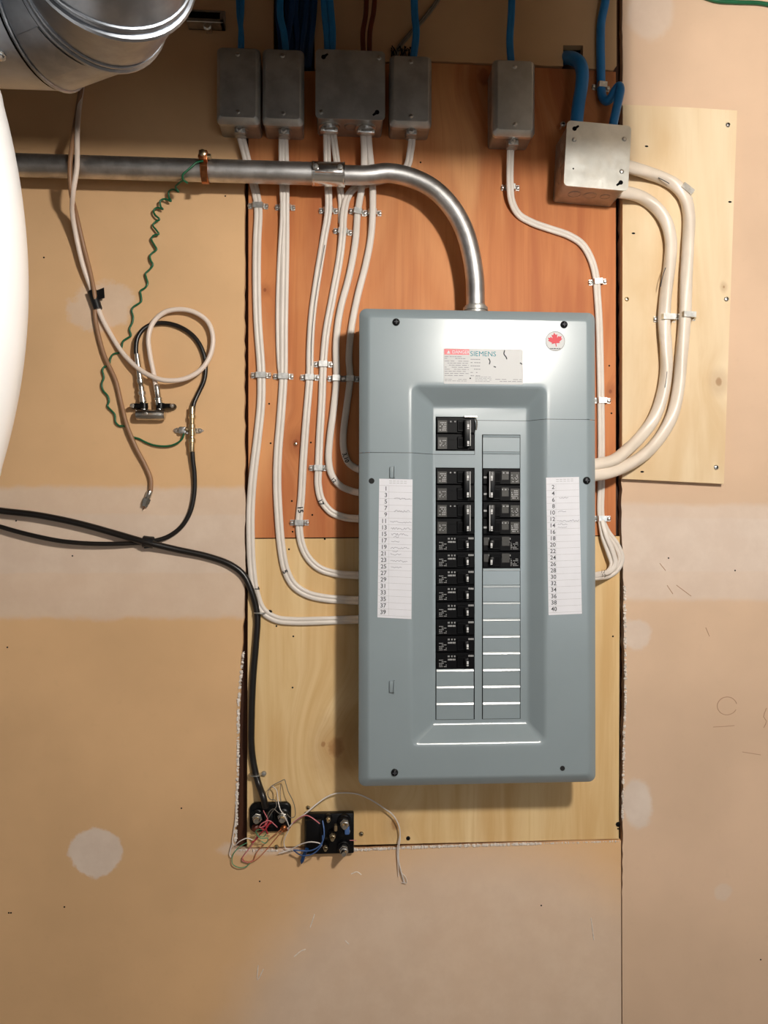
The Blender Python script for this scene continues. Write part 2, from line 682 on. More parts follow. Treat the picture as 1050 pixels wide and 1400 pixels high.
def crumbs(path, n, amp, size):
    V, Fc = [], []
    segs = [(Vector(path[i]), Vector(path[i+1])) for i in range(len(path)-1)]
    tot = sum((b-a).length for a, b in segs)
    for _ in range(n):
        t = random.uniform(0, tot)
        for a, b in segs:
            if t <= (b-a).length:
                break
            t -= (b-a).length
        p = a + (b-a).normalized()*t
        s = size*random.uniform(.4, 1.3)
        bm = bmesh.new()
        bmesh.ops.create_icosphere(bm, subdivisions=1, radius=s)
        for v in bm.verts:
            v.co *= random.uniform(.6, 1.3)
            v.co.x *= .7
            v.co.z *= 1.5
            v.co += Vector((p.x+random.uniform(-amp, amp), random.uniform(-.0012, .0002), p.y))
        vf = bm_out(bm)
        n0 = len(V)
        V += vf[0]
        Fc += [[i+n0 for i in f] for f in vf[1]]
    return V, Fc


tag(mk('gypsum_crumbs', crumbs(px2([(854, 800), (855, 960), (853, 1010), (851, 1120)]), 160, .0022, .0017), M['gyps'], dr, smooth=False), kind='stuff')
tag(mk('gypsum_crumbs', join(crumbs(px2([(333, 890), (326, 960), (325, 1060), (322, 1150)]), 170, .0024, .0018),
                             crumbs(px2([(482, 1162), (600, 1157), (742, 1153)]), 420, .0010, .0017),
                             crumbs(px2([(742, 1153), (848, 1150)]), 60, .0006, .0011),
                             crumbs(px2([(322, 1162), (420, 1163)]), 50, .0015, .0014)), M['gyps'], dl, smooth=False), kind='stuff')
# pencil marks on the paper
ring = [Vector((pz(994, 965)[0]+.017*math.cos(a), -.0002, pz(994, 965)[1]+.015*math.sin(a))) for a in [i*math.pi/14 for i in range(1, 27)]]
mk('pencil_mark', tube(ring, .0006, 5, 1), M['pencil'], dr)
mk('pencil_mark', tube([P(975, 994, .0002), P(992, 993, .0002), P(1004, 992, .0002)], .0006, 5, 2), M['pencil'], dr)
mk('pencil_mark', tube([P(1048, 968, .0002), P(1044, 980, .0002), P(1048, 986, .0002), P(1044, 995, .0002)], .0006, 5, 2), M['pencil'], dr)
for a in ([(912, 800), (920, 812)], [(925, 800), (945, 815)], [(965, 858), (970, 870)], [(902, 770), (910, 780)], [(1015, 1028), (1040, 1032)]):
    mk('scuff_mark', tube([P(x, y, .0001) for x, y in a], .0006, 5, 2), M['pencil'], dr)
for a in ([(353, 1320), (352, 1340), (360, 1325)], [(402, 1308), (412, 1300), (418, 1298)], [(480, 1195), (488, 1192), (494, 1196)],
          [(472, 1286), (477, 1291)], [(424, 1268), (430, 1250)], [(808, 1255), (812, 1285)]):
    mk('paper_fleck', tube([P(x, y, .0006) for x, y in a], .0008, 5, 3), M['gyps'], dl)
for (x, y) in [(740, 1238), (15, 1248), (88, 1240), (12, 1248), (248, 1105), (22, 712), (99, 760), (60, 352), (308, 268), (355, 1205), (10, 885)]:
    mk('nail_hole', lathe([(.0014, 0), (.0012, .0004)], origin=P(x, y, 0), n=8), M['bk_dark'], dl, angle=20)
for (x, y) in [(1005, 780), (1040, 1312), (914, 763)]:
    mk('nail_hole', lathe([(.0014, 0), (.0012, .0004)], origin=P(x, y, 0), n=8), M['bk_dark'], dr, angle=20)

floor = mk('floor', box((-3, -4.0, -.1), (3, .14, 0)), M['concrete'], smooth=False)
tag(floor, 'bare grey concrete basement floor', kind='structure')
ceiling = mk('ceiling', box((-1.7, -2.6, CEIL), (1.7, .14, CEIL+.05)), M['ceilboard'], smooth=False)
tag(ceiling, 'unfinished plank ceiling', kind='structure')

# opposite wall with an unseen window added as cool fill light
wx0, wx1, wz0, wz1, wy = .70, 1.60, ZC-.45, ZC+.30, -3.45
wfr = mk('wall_front', poly_prism([[(-.2, 0), (2.6, 0), (2.6, CEIL), (-.2, CEIL)], [(wx0, wz0), (wx0, wz1), (wx1, wz1), (wx1, wz0)]], -wy, -wy+.12), M['concrete'], smooth=False)
tag(wfr, 'concrete wall across the room with a window', kind='structure')
win = empty('window_1', ((wx0+wx1)/2, wy, wz0))
tag(win, 'daylit basement window across the room', kind='structure')
for a, b in (((wx0, wy-.02, wz0), (wx0+.04, wy+.03, wz1)), ((wx1-.04, wy-.02, wz0), (wx1, wy+.03, wz1)), ((wx0+.04, wy-.02, wz0), (wx1-.04, wy+.03, wz0+.04)), ((wx0+.04, wy-.02, wz1-.04), (wx1-.04, wy+.03, wz1))):
    mk('window_frame', box(a, b, .003, 1), M['paper'], win)
mk('pane', box((wx0+.04, wy-.006, wz0+.04), (wx1-.04, wy, wz1-.04)), M['pane'], win, smooth=False)

# ---------------------------------------------------------------- plywood backing boards
def board(name, loop, h0, h1, mat, label):
    return tag(mk(name, poly_prism([loop], h0, h1), mat, smooth=False), label, 'plywood')


ply_o = board('plywood_board', px2([(339.5, 735.5), (842.5, 732), (842.5, 97.5), (798, 94.5), (590, 85), (534, 86), (432, 96), (339.5, 98)])[::-1], -.0175, -.002,
      M['ply_o'], 'orange stained plywood board behind the cables, above the yellow plywood')
ply_y = board('plywood_board', px2([(337.5, 1159.5), (846.5, 1147.5), (848, 733.2), (339, 737)])[::-1], -.0175, -.002,
      M['ply_y'], 'yellow plywood board behind the lower half of the panel')
ply_p = board('plywood_board', px2([(847, 655), (985, 662), (1003, 156), (940, 152), (848, 148)])[::-1], 0, .0115,
      M['ply_p'], 'pale knotty plywood board under the two thick white cables')

# screws and nails in the boards
SCREW = None


def screw_head(name, loc, r, mat, label, cat='screw', group=None, parent=None):
    vf = lathe([(r, 0), (r, r*.25), (r*.7, r*.62), (r*.28, r*.72), (r*.26, r*.5)], n=16)
    slot = join(box((-r*.62, -r*.76, -r*.12), (r*.62, -r*.55, r*.12)), box((-r*.12, -r*.76, -r*.62), (r*.12, -r*.55, r*.62)))
    if parent is not None:
        o = mk(name, xf(vf, Matrix.Translation(loc)), mat, parent)
        return o
    e = empty(name, loc)
    mk('head', vf, mat, e, world=False)
    mk('slot', slot, M['bk_dark'], e, world=False, smooth=False)
    return tag(e, label, cat, group)


for (x, y, r, m, h, lab) in [
    (995, 171, .0042, 'zinc', .0115, 'zinc screw in the top corner of the pale plywood board'),
    (993, 409, .0042, 'zinc', .0115, 'zinc screw beside the knot on the pale plywood board edge'),
    (979, 639, .0042, 'zinc', .0115, 'zinc screw in the bottom corner of the pale plywood board'),
    (857, 409, .0036, 'brass', .0115, 'small brass screw left of the thick white cables on the pale plywood'),
    (494, 1140, .0040, 'brass', -.002, 'screw in the yellow plywood right of the square terminal block'),
    (558, 1146, .0034, 'bk', -.002, 'small dark screw at the bottom edge of the yellow plywood'),
    (845, 1127, .0040, 'bk', -.002, 'black screw in the bottom right corner of the yellow plywood'),
    (421, 1104, .0034, 'brass', -.002, 'small screw above the square terminal block'),
    (378, 1158, .0040, 'brass', -.002, 'brown screw under the round-cornered terminal block'),
    (404, 607, .0032, 'brass', -.002, 'screw in a knot of the orange plywood'),
    (379, 1153, .0010, 'bk', -.002, ''),
]:
    if lab:
        screw_head('wood_screw', P(x, y, h), r, M[m], lab)
n_hole = 0
for (x, y) in [(575, 222), (368, 552), (420, 583), (425, 605), (399, 685), (427, 704), (400, 727), (395, 751), (370, 606),
               (378, 856), (401, 870), (400, 940), (444, 737), (838, 870), (833, 500), (836, 565), (845, 1133)]:
    mk('nail_hole', lathe([(.0016, 0), (.0014, .0004)], origin=P(x, y, -.002), n=8), M['bk_dark'], ply_o if y < 735 else ply_y, angle=20)
for (x, y) in [(884, 200), (866, 319), (998, 276), (878, 645)]:
    mk('nail_hole', xf(lathe([(.0022, 0), (.0019, .0004)], n=8), Matrix.Translation(P(x, y, .0115)) @ Matrix.Diagonal((1.5, 1, .7, 1))), M['bk_dark'], ply_p, angle=20)

# ================================================================ THE PANEL
pX0, pX1, pZ0, pZ1 = .0345, .4005, zb(-.4025), zb(.3235)
HF = .10
pn = empty('electrical_panel', ((pX0+pX1)/2, 0, pZ0))
tag(pn, 'grey steel breaker panel with two columns of black breakers and number cards', 'breaker panel')
mk('enclosure', poly_prism([rrect(pX0+.007, pX1-.007, pZ0+.008, pZ1-.008, .002, 3), rrect(pX0+.0085, pX1-.0085, pZ0+.0095, pZ1-.0095, .0015, 3)], -.002, .088), M['panel'], pn, angle=20)

NC = 6


def rl(d, h, r):
    return [Vector((x, -h, z)) for x, z in rrect(pX0+d, pX1-d, pZ0+d, pZ1-d, max(r, .0015), NC)]


rx0, rx1 = P(564, 760, HF).x, P(746, 760, HF).x
rz0, rz1 = P(650, 1017, HF).z, P(650, 529, HF).z
HB = .077
sx0, sx1 = P(591, 760, HB).x, P(721, 760, HB).x
sz0, sz1 = P(650, 989, HB).z, P(650, 556, HB).z


def rc(x0, x1, z0, z1, h, r):
    return [Vector((x, -h, z)) for x, z in rrect(x0, x1, z0, z1, r, NC)]


loops = [rl(.0008, .080, .010), rl(0, .082, .011), rl(0, .0895, .011), rl(.0015, .0915, .0105), rl(.012, .0985, .006), rl(.015, HF, .005), rl(.017, HF, .004), rl(.022, HF, .003)]
# subdivide the flat so the seam cut stays clean
loops += [rc(rx0-.008, rx1+.008, rz0-.008, rz1+.008, HF, .014), rc(rx0-.003, rx1+.003, rz0-.003, rz1+.003, HF, .012), rc(rx0, rx1, rz0, rz1, HF-.0006, .010),
          rc(rx0+.0025, rx1-.0025, rz0+.0025, rz1-.0025, HF-.0025, .0085),
          rc(rx0+.0050, rx1-.0050, rz0+.0050, rz1-.0050, HF-.0047, .0080),
          rc(sx0-.0050, sx1+.0050, sz0-.0050, sz1+.0050, HB+.0044, .0055),
          rc(sx0-.0025, sx1+.0025, sz0-.0025, sz1+.0025, HB+.0022, .005), rc(sx0, sx1, sz0, sz1, HB+.0004, .004),
          rc(sx0+.002, sx1-.002, sz0+.002, sz1-.002, HB, .003)]
cv = loft(loops)
# recess floor with the slots
ROW0, ROW1 = P(650, 640, HB).z, P(650, 983, HB).z
PITCH_Z = (ROW0-ROW1)/15
lx0, lx1 = P(596, 760, HB).x, P(648.5, 760, HB).x
qx0, qx1 = P(659.5, 760, HB).x, P(711, 760, HB).x
hm0, hm1 = ROW0+PITCH_Z*1.05, ROW0+PITCH_Z*3.05
holes = [[(lx0-.0006, ROW1-.0006), (lx1+.0006, ROW1-.0006), (lx1+.0006, ROW0+.0006), (lx0-.0006, ROW0+.0006)],
         [(qx0-.0006, ROW1-.0006), (qx1+.0006, ROW1-.0006), (qx1+.0006, ROW0+2*PITCH_Z+.0006), (qx0-.0006, ROW0+2*PITCH_Z+.0006)],
         [(lx0-.0006, hm0-.0006), (lx1+.0006, hm0-.0006), (lx1+.0006, hm1+.0006), (lx0-.0006, hm1+.0006)]]
outer = rrect(sx0+.002, sx1-.002, sz0+.002, sz1-.002, .003, NC)
allp = [outer]+holes
tr = tessellate_polygon([[Vector((a, b, 0)) for a, b in lp] for lp in allp])
fl = ([Vector((a, -HB, b)) for lp in allp for a, b in lp], [list(t) for t in tr])
lips = ([], [])
for hl in holes:
    lips = join(lips, loft([[Vector((a, -HB, b)) for a, b in hl], [Vector((a, -HB+.0012, b)) for a, b in hl]]))
cv = join(cv, fl, lips)
# split into upper and lower cover along the stepped seam
bm = bmesh.new()
bv = [bm.verts.new(v) for v in cv[0]]
for f in cv[1]:
    try:
        bm.faces.new([bv[i] for i in f])
    except ValueError:
        pass
bmesh.ops.remove_doubles(bm, verts=bm.verts[:], dist=1e-6)
zl = P(530, 618.5, HF).z
zr = P(780, 573, HF).z
xm = lx1+.0008
gap = .0007
for co, no in (((0, 0, zl), (0, 0, 1)), ((0, 0, zl-gap), (0, 0, 1)), ((0, 0, zr), (0, 0, 1)), ((0, 0, zr-gap), (0, 0, 1)), ((xm, 0, 0), (1, 0, 0)), ((xm-gap, 0, 0), (1, 0, 0))):
    bmesh.ops.bisect_plane(bm, geom=bm.verts[:]+bm.edges[:]+bm.faces[:], dist=1e-7, plane_co=co, plane_no=no)
up_f, lo_f = [], []
for f in bm.faces:
    c = f.calc_center_median()
    if c.x < xm-gap:
        (up_f if c.z > zl else lo_f if c.z < zl-gap else []).append(f)
    elif c.x > xm:
        (up_f if c.z > zr else lo_f if c.z < zr-gap else []).append(f)
    else:
        (up_f if c.z > zr else lo_f if c.z < zl-gap else []).append(f)


def faces_vf(fs):
    idx, V, Fc = {}, [], []
    for f in fs:
        q = []
        for v in f.verts:
            if v not in idx:
                idx[v] = len(V)
                V.append(v.co.copy())
            q.append(idx[v])
        Fc.append(q)
    return V, Fc


for nm, fs in (('upper_cover', up_f), ('lower_cover', lo_f)):
    o = mk(nm, faces_vf(fs), M['panel'], pn, angle=28)
    # outward winding everywhere
    b2 = bmesh.new()
    b2.from_mesh(o.data)
    for f in b2.faces:
        if f.normal.y > .02:
            f.normal_flip()
    b2.to_mesh(o.data)
    b2.free()
bm.free()
mk('dead_front_backing', box((pX0+.02, -.058, pZ0+.02), (pX1-.02, -.056, pZ1-.02)), M['panel_in'], pn, smooth=False)
mk('seam_backing', box((pX0+.016, -HF+.0025, zl-.006), (rx0-.002, -HF+.0035, zl+.006)), M['panel_in'], pn, smooth=False)
mk('seam_backing', box((rx1+.002, -HF+.0025, zr-.006), (pX1-.016, -HF+.0035, zr+.006)), M['panel_in'], pn, smooth=False)
# blank filler plates: pressed plate with a rolled top edge
fw_ = qx1-qx0


def filler_vf(x0, x1, z0, z1):
    h = HB
    prof = [(z0+.0001, h-.001), (z0+.0001, h+.0002), (z1-.0040, h+.0002), (z1-.0036, h+.0018), (z1-.0018, h+.0011), (z1-.0003, h+.0003), (z1-.0002, h-.001)]
    V, Fc = [], []
    for x in (x0+.0009, x1-.0004):
        V += [Vector((x, -b, a)) for a, b in prof]
    n = len(prof)
    for i in range(n-1):
        Fc.append([i, i+1, n+i+1, n+i])
    Fc += [list(range(n)), [n+i for i in range(n)][::-1]]
    return V, Fc


first = None
for k in range(9):
    z0 = ROW1+k*PITCH_Z
    if first is None:
        first = mk('filler_plate', filler_vf(qx0, qx1, z0, z0+PITCH_Z), M['panel'], pn, angle=25)
    else:
        c = first.copy()
        COL.objects.link(c)
        c.location = first.location+Vector((0, 0, k*PITCH_Z))
for k in (15, 16):
    c = first.copy()
    COL.objects.link(c)
    c.location = first.location+Vector((0, 0, k*PITCH_Z))
for k in range(3):
    c = first.copy()
    COL.objects.link(c)
    c.location = first.location+Vector((lx0-qx0, 0, k*PITCH_Z))

# --- breakers.  local: x 0..w (pivot side left), y -h, z 0..PITCH
BW = lx1-lx0-.0008


def dashes(rows, x0, x1, z0, z1, h, seed, fill=.75, thick=.45, slash=False):
    rnd = random.Random(seed)
    out = ([], [])
    dz = (z1-z0)/rows
    for r in range(rows):
        x = x0
        while x < x1:
            w = rnd.uniform(.10, .28)*(x1-x0)
            if rnd.random() < fill:
                z = z0+(r+.5)*dz
                out = join(out, flat(x, min(x+w*.8, x1), z-dz*thick/2, z+dz*thick/2, h))
            x += w
    return out


def breaker(poles, mirror, loc, proto_seed=1, label=None):
    ht = PITCH_Z*poles
    e = mk('circuit_breaker', ([], []), None, pn) if False else None
    S = -1 if mirror else 1

    def mx(x0, x1):
        return (x0, x1) if not mirror else (BW-x1, BW-x0)
    hb = HB+.0030
    body = ([], [])
    for p in range(poles):
        z0 = p*PITCH_Z
        a, b = mx(0, BW)
        body = join(body, box((a, -(hb-.0012), z0+.0004), (b, -.058, z0+PITCH_Z-.0004), .0006, 1))
        a, b = mx(.0006, BW*.56)
        body = join(body, box((a, -hb, z0+.0012), (b, -(hb-.002), z0+PITCH_Z*.64), .0004, 1))
        a, b = mx(BW*.54, BW*.80)
        body = join(body, box((a, -(hb+.0022), z0+.003), (b, -(hb-.002), z0+PITCH_Z-.005), .0008, 1))
        a, b = mx(BW*.87, BW-.0006)
        body = join(body, box((a, -hb, z0+.0016), (b, -(hb-.002), z0+PITCH_Z-.0016), .0004, 1))
    br = mk('circuit_breaker', xf(body, Matrix.Translation(loc)), M['bk_brk'], pn, angle=30)
    T = Matrix.Translation(loc)
    # toggle window
    win = ([], [])
    for p in range(poles):
        z0 = p*PITCH_Z
        a, b = mx(BW*.565, BW*.70)
        win = join(win, flat(a, b, z0+.0055, z0+PITCH_Z-.008, hb+.0024))
    tag(mk('toggle_window', xf(win, T), M['bk_dark'], br, smooth=False), kind='stuff')
    # handle
    if poles == 1:
        a, b = mx(BW*.72, BW*.84)
        hd = box((a, -(hb+.0075), .0060), (b, -hb+.001, PITCH_Z-.0085), .0009, 2)
    else:
        a, b = mx(BW*.70, BW*.87)
        hd = box((a, -(hb+.0095), .0055), (b, -hb+.001, ht-.0055), .001, 2)
    h_o = mk('toggle_handle', xf(hd, T), M['bk'], br)
    a, b = mx(BW*.775, BW*.825)
    mark = ([], [])
    hh = hb+(.0077 if poles == 1 else .0097)
    for p in range(poles):
        z0 = p*PITCH_Z
        c0 = z0+PITCH_Z*.40
        mark = join(mark, flat(a, b, c0-.0016, c0+.0032, hh), flat(a, b, c0-.0042, c0-.0026, hh))
    tag(mk('handle_mark', xf(mark, T), M['print_w'], br, smooth=False), kind='stuff')
    if poles == 2:
        a, b = mx(BW*.845, BW*.866)
        mk('handle_tie', xf(box((a, -(hb+.0108), .006), (b, -(hb+.002), ht-.006), .0004, 1), T), M['print_w'], br)
    # paper labels and print
    lab, pr = ([], []), ([], [])
    for p in range(poles):
        z0 = p*PITCH_Z
        if poles == 1:
            a, b = mx(BW*.07, BW*.27)
            pr = join(pr, dashes(5, a, b, z0+.003, z0+.0155, hb+.0003, proto_seed+p, .7, .4))
            a, b = mx(BW*.27, BW*.50)
            pr = join(pr, dashes(2, a, b, z0+.0125, z0+.0225, hb+.0003, proto_seed+5+p, .8, .5))
            a, b = mx(BW*.84, BW*.98)
            pr = join(pr, dashes(1, a, b, z0+.0185, z0+.0225, hb+.0003, proto_seed+9, 1, .7))
            if mirror:
                a, b = mx(BW*.30, BW*.50)
                lab = join(lab, flat(a, b, z0+.009, z0+.023, hb+.0006))
                a, b = mx(BW*.85, BW*.98)
                lab = join(lab, flat(a, b, z0+.010, z0+.022, hb+.0006))
        else:
            a, b = mx(BW*.03, BW*.27)
            lab = join(lab, flat(a, b, z0+.002, z0+.020, hb+.0003))
            a2, b2 = mx(BW*.07, BW*.25)
            if (p == 1) != mirror:
                pr = join(pr, dashes(5, a2, b2, z0+.004, z0+.018, hb+.0005, proto_seed+p, .75, .55))
            else:
                pr = join(pr, dashes(6, a2, b2, z0+.004, z0+.016, hb+.0005, proto_seed+p+3, .45, .5))
            a2, b2 = mx(BW*.32, BW*.50)
            pr = join(pr, dashes(1, a2, b2, z0+.016, z0+.021, hb+.0005, proto_seed+p+3, .6, .4))
            if mirror:
                lab = join(lab, flat(a2, b2, z0+.008, z0+.0215, hb+.0003))
                a, b = mx(BW*.90, BW*.98)
                pr = join(pr, flat(a, b, z0+.010, z0+.013, hb+.0005))
    if lab[0]:
        tag(mk('rating_label', xf(lab, T), M['lbl'], br, smooth=False), kind='stuff')
    tag(mk('rating_print', xf(pr, T), M['print_g'], br, smooth=False), kind='stuff')
    return br


bx = lx0+.0004
proto1 = breaker(1, False, Vector((bx, 0, ROW1+3*PITCH_Z)), 3)
for k in range(4, 11):
    c = copy_tree(proto1, pn)
    c.location = proto1.location+Vector((0, 0, (k-3)*PITCH_Z))
proto2 = breaker(2, False, Vector((bx, 0, ROW1+11*PITCH_Z)), 21)
c = copy_tree(proto2, pn)
c.location = proto2.location+Vector((0, 0, 2*PITCH_Z))
c = copy_tree(proto2, pn)
c.location = proto2.location+Vector((.0004, 0, hm0-(ROW1+11*PITCH_Z)))
bxr = qx0+.0004
p1m = breaker(1, True, Vector((bxr, 0, ROW1+9*PITCH_Z)), 41)
c = copy_tree(p1m, pn)
c.location = p1m.location+Vector((0, 0, PITCH_Z))
p2m = breaker(2, True, Vector((bxr, 0, ROW1+11*PITCH_Z)), 55)
c = copy_tree(p2m, pn)
c.location = p2m.location+Vector((0, 0, 2*PITCH_Z))
# main breaker's locking tab
mk('lock_tab', join(box((P(634, 0, HB).x, -.0835, hm1-.001), (P(652, 0, HB).x, -.0775, hm1+.002), .0006, 1),
                    tube([P(650, 572, .083), P(652, 577, .083), P(651, 588, .083)], .0012, 8)), M['nickel'], pn)


# --- directory cards
def quad_card(corners, h):
    pts = [P(x, y, HF) for x, y in corners]
    return [(p.x, p.z) for p in pts]


def lerp(a, b, t):
    return (a[0]+(b[0]-a[0])*t, a[1]+(b[1]-a[1])*t)


def card(corners, start, notes, seed, colr):
    # corners tl, tr, br, bl
    tl, tr_, br_, bl = quad_card(corners, HF)
    o = mk('directory_card', poly_prism([[bl, br_, tr_, tl]], HF-.0002, HF+.0004), M['paper'], pn, smooth=False)
    lines, nums, notev = ([], []), ([], []), ([], [])
    n = 21
    total = 21.4
    rnd = random.Random(seed)

    def at(u, v):
        return lerp(lerp(tl, tr_, u), lerp(bl, br_, u), v)
    for r in range(1, n+1):
        v = r/total+.002
        a, b = at(.01, v), at(.99, v)
        lines = join(lines, ([Vector((a[0], -HF-.0006, a[1])), Vector((b[0], -HF-.0006, b[1])),
                              Vector((b[0], -HF-.0006, b[1]+.00028)), Vector((a[0], -HF-.0006, a[1]+.00028))], [[0, 1, 2, 3]]))
    a, b = at(.29, 1/total), at(.29, 21/total)
    lines = join(lines, flat(a[0], a[0]+.0002, b[1], a[1], HF+.0006))
    for r in range(20):
        q = at(.25, (r+1.80)/total)
        nums = join(nums, text_vf(str(start+2*r), .0090, q[0], HF+.0006, q[1], align='RIGHT', bold=.012))
    for r in range(2):
        for k in range(5):
            u0 = .30+k*.11
            a = at(u0, (.35+r*.3)/total)
            lines = join(lines, flat(a[0], a[0]+.0042, a[1], a[1]+.0006, HF+.0006))
    for (row, u0, u1, amp) in notes:
        pts = []
        m = int((u1-u0)*34)
        for i in range(m+1):
            u = u0+(u1-u0)*i/m
            q = at(u, (row+.62)/total)
            pts.append(Vector((q[0], -HF-.0006, q[1]+.0026*amp*(rnd.random()-.45))))
        notev = join(notev, sweep(catmull(pts, 3), circ(.00022, 4)))
    mk('ruled_lines', lines, M['print_g'], o, smooth=False)
    mk('printed_numbers', nums, M['print_k'], o, smooth=False)
    mk('handwriting', notev, M['ink'], o)
    return o


card([(518.5, 654.5), (564, 655.5), (562.5, 846.5), (516, 844)], 1,
     [(2.4, .45, .95, .9), (4.3, .45, .92, 1.1), (6, .34, .98, .9), (7, .36, .98, 1.2), (7.9, .38, .88, 1.4), (8.3, .45, .6, .8), (9, .38, .62, .8),
      (10, .36, .92, 1), (10.5, .42, .58, 1), (11, .36, .68, 1), (12, .36, .86, 1.2), (13, .38, .7, 1)], 5, None)
card([(746.5, 653), (791.5, 652), (795.5, 839), (750, 841)], 2,
     [(2.6, .38, .66, .7), (4.7, .34, .58, .9), (6.2, .30, .98, .9), (6.7, .32, .62, .8), (7.2, .32, .6, .5)], 9, None)

# --- danger / rating label
tlp = [P(606.5, 476, HF), P(715, 478, HF), P(715, 526, HF), P(606.5, 524.5, HF)]
lx_a, lx_b = tlp[0].x, tlp[1].x
lz_a, lz_b = tlp[3].z, tlp[0].z
wl = mk('warning_label', poly_prism([rrect(lx_a, lx_b, lz_a, lz_b, .002, 4)], HF-.0002, HF+.0003), M['sticker'], pn, smooth=False)
xs = P(641.5, 480, HF).x
hL = HF+.0005
mk('danger_band', flat(lx_a+.0008, xs, lz_b-.0098, lz_b-.0012, hL), M['red'], wl, smooth=False)
tri_x = lx_a+.0075
mk('danger_text', join(text_vf('DANGER', .0066, lx_a+.013, hL+.0002, lz_b-.0079),
                       ([Vector((tri_x-.0026, -hL-.0002, lz_b-.0082)), Vector((tri_x+.0026, -hL-.0002, lz_b-.0082)), Vector((tri_x, -hL-.0002, lz_b-.0032))], [[0, 1, 2]])),
   M['paper'], wl, smooth=False)
mk('maker_name', text_vf('SIEMENS', .0108, xs+.0012, hL, lz_b-.0115), M['teal'], wl, smooth=False)
mk('fine_print', join(dashes(2, lx_a+.0015, xs-.006, lz_b-.017, lz_b-.0115, hL, 71, .92, .32),
                      dashes(8, lx_a+.0015, xs-.001, lz_a+.011, lz_b-.018, hL, 72, .85, .26),
                      dashes(2, lx_a+.0015, xs-.004, lz_a+.003, lz_a+.008, hL, 73, .9, .26),
                      dashes(6, xs+.002, xs+.017, lz_a+.010, lz_b-.014, hL, 74, .8, .22),
                      dashes(4, xs+.009, xs+.034, lz_a+.003, lz_a+.012, hL, 75, .85, .24),
                      dashes(2, xs+.040, lx_b-.002, lz_a+.003, lz_a+.009, hL, 76, .85, .26)), M['print_m'], wl, smooth=False)
mk('fine_print_dot', lathe([(.0012, 0), (.0012, .0001)], origin=(xs+.0015, -hL, lz_a+.0085), n=10), M['marker'], wl)
for pts in ([(668, 490), (670, 494), (669, 498)], [(675, 501), (678, 502)], [(690, 479), (689, 484), (692, 488), (693, 491)], [(711, 496), (714, 498)]):
    mk('scratch', tube([P(x, y, HF+.0006) for x, y in pts], .0008, 6, 3), M['print_k'], wl)

# --- round sticker with a red leaf
ctr = P(759, 466.5, HF)
st = mk('round_sticker', lathe([(.0155, 0), (.0155, .0005)], origin=ctr+Vector((0, .0002, 0)), n=40), M['sticker'], pn, angle=20)
ringp = [ctr+Vector((.0148*math.cos(a), -.0006, .0148*math.sin(a))) for a in [i*2*math.pi/48 for i in range(49)]]
mk('sticker_rim', sweep(ringp, circ(.0003, 4)), M['print_g'], st)
LEAF = [(0, 1), (.17, .68), (.36, .78), (.28, .28), (.52, .52), (.58, .38), (.86, .44), (.76, .16), (.9, .06), (.46, -.30), (.52, -.46), (.06, -.40), (.05, -.85)]
LEAF = LEAF+[(-x, y) for x, y in LEAF[::-1][:-1]]
ca, sa = math.cos(.15), math.sin(.15)
lf = [(ctr.x+.0125*(x*ca-y*sa), ctr.z+.0015+.0115*(x*sa+y*ca)) for x, y in LEAF]
mk('leaf_emblem', poly_prism([lf], HF+.0003, HF+.0008), M['leaf'], st, smooth=False)
mk('sticker_print', dashes(1, ctr.x-.008, ctr.x+.008, ctr.z-.0125, ctr.z-.0105, HF+.0008, 91, .9, .6), M['print_k'], st, smooth=False)

# --- cover screws, holes, latch tabs
for (x, y, r) in [(541.5, 440.5, .0056), (771, 444, .0056), (802, 657, .0058), (539.5, 1056, .0054)]:
    c0 = P(x, y, HF)
    sc = mk('cover_screw', lathe([(r, -.0005), (r, .0012), (r*.86, .0028), (r*.5, .0038), (r*.2, .0040)], origin=c0, n=20), M['bk'], pn)
    mk('screw_slot', join(box((c0.x-r*.6, c0.y-.0043, c0.z-r*.1), (c0.x+r*.6, c0.y-.0036, c0.z+r*.1)),
                          box((c0.x-r*.1, c0.y-.0043, c0.z-r*.6), (c0.x+r*.1, c0.y-.0036, c0.z+r*.6))), M['print_k'], sc, smooth=False)
for (x, y, r) in [(508, 657.5, .0038), (769, 1050.5, .0034)]:
    c0 = P(x, y, HF)
    mk('screw_hole', lathe([(r*1.15, 0), (r*1.05, .0007), (r, .0003), (r*.5, .0003)], origin=c0, n=18), M['panel_in'], pn)
for (x, y) in [(536.5, 645.5), (536, 938)]:
    c0 = P(x, y, HF)
    mk('latch_tab', join(box((c0.x-.0042, c0.y-.0032, c0.z-.009), (c0.x+.0042, c0.y+.002, c0.z+.008), .001, 2),
                         box((c0.x+.0018, c0.y-.0055, c0.z-.009), (c0.x+.0042, c0.y+.001, c0.z+.0088), .0006, 1)), M['panel'], pn)

# ================================================================ CONDUIT
hC = .044
cd = empty('steel_conduit', P(300, 232, hC))
tag(cd, 'grey steel conduit running along the wall and bending down into the panel top', 'conduit')
left_pts = [Vector((-1.65, -hC, P(30, 228.5, hC).z)), P(30, 228.5, hC), P(250, 232.5, hC), P(449, 234.5, hC)]
zline = P(250, 232.3, hC).z
left_pts = [Vector((p.x, p.y, zline)) for p in left_pts]
mk('straight_pipe', tube(left_pts, .0172, 24, 4), M['emt'], cd)
rb = [Vector((P(440, 235, hC).x, -hC, zline)), Vector((P(500, 235, hC).x, -hC, zline)), P(530, 236.5, hC), P(562, 243, hC), P(592, 258, hC),
      P(617, 283, hC), P(634, 313, hC), P(644, 347, hC), P(649, 380, hC), P(650, 405, hC), P(650, 432, hC)]
mk('bent_pipe', tube(rb, .0148, 24, 8), M['emt'], cd)
x0, x1 = P(427, 235, hC).x, P(471.5, 235, hC).x
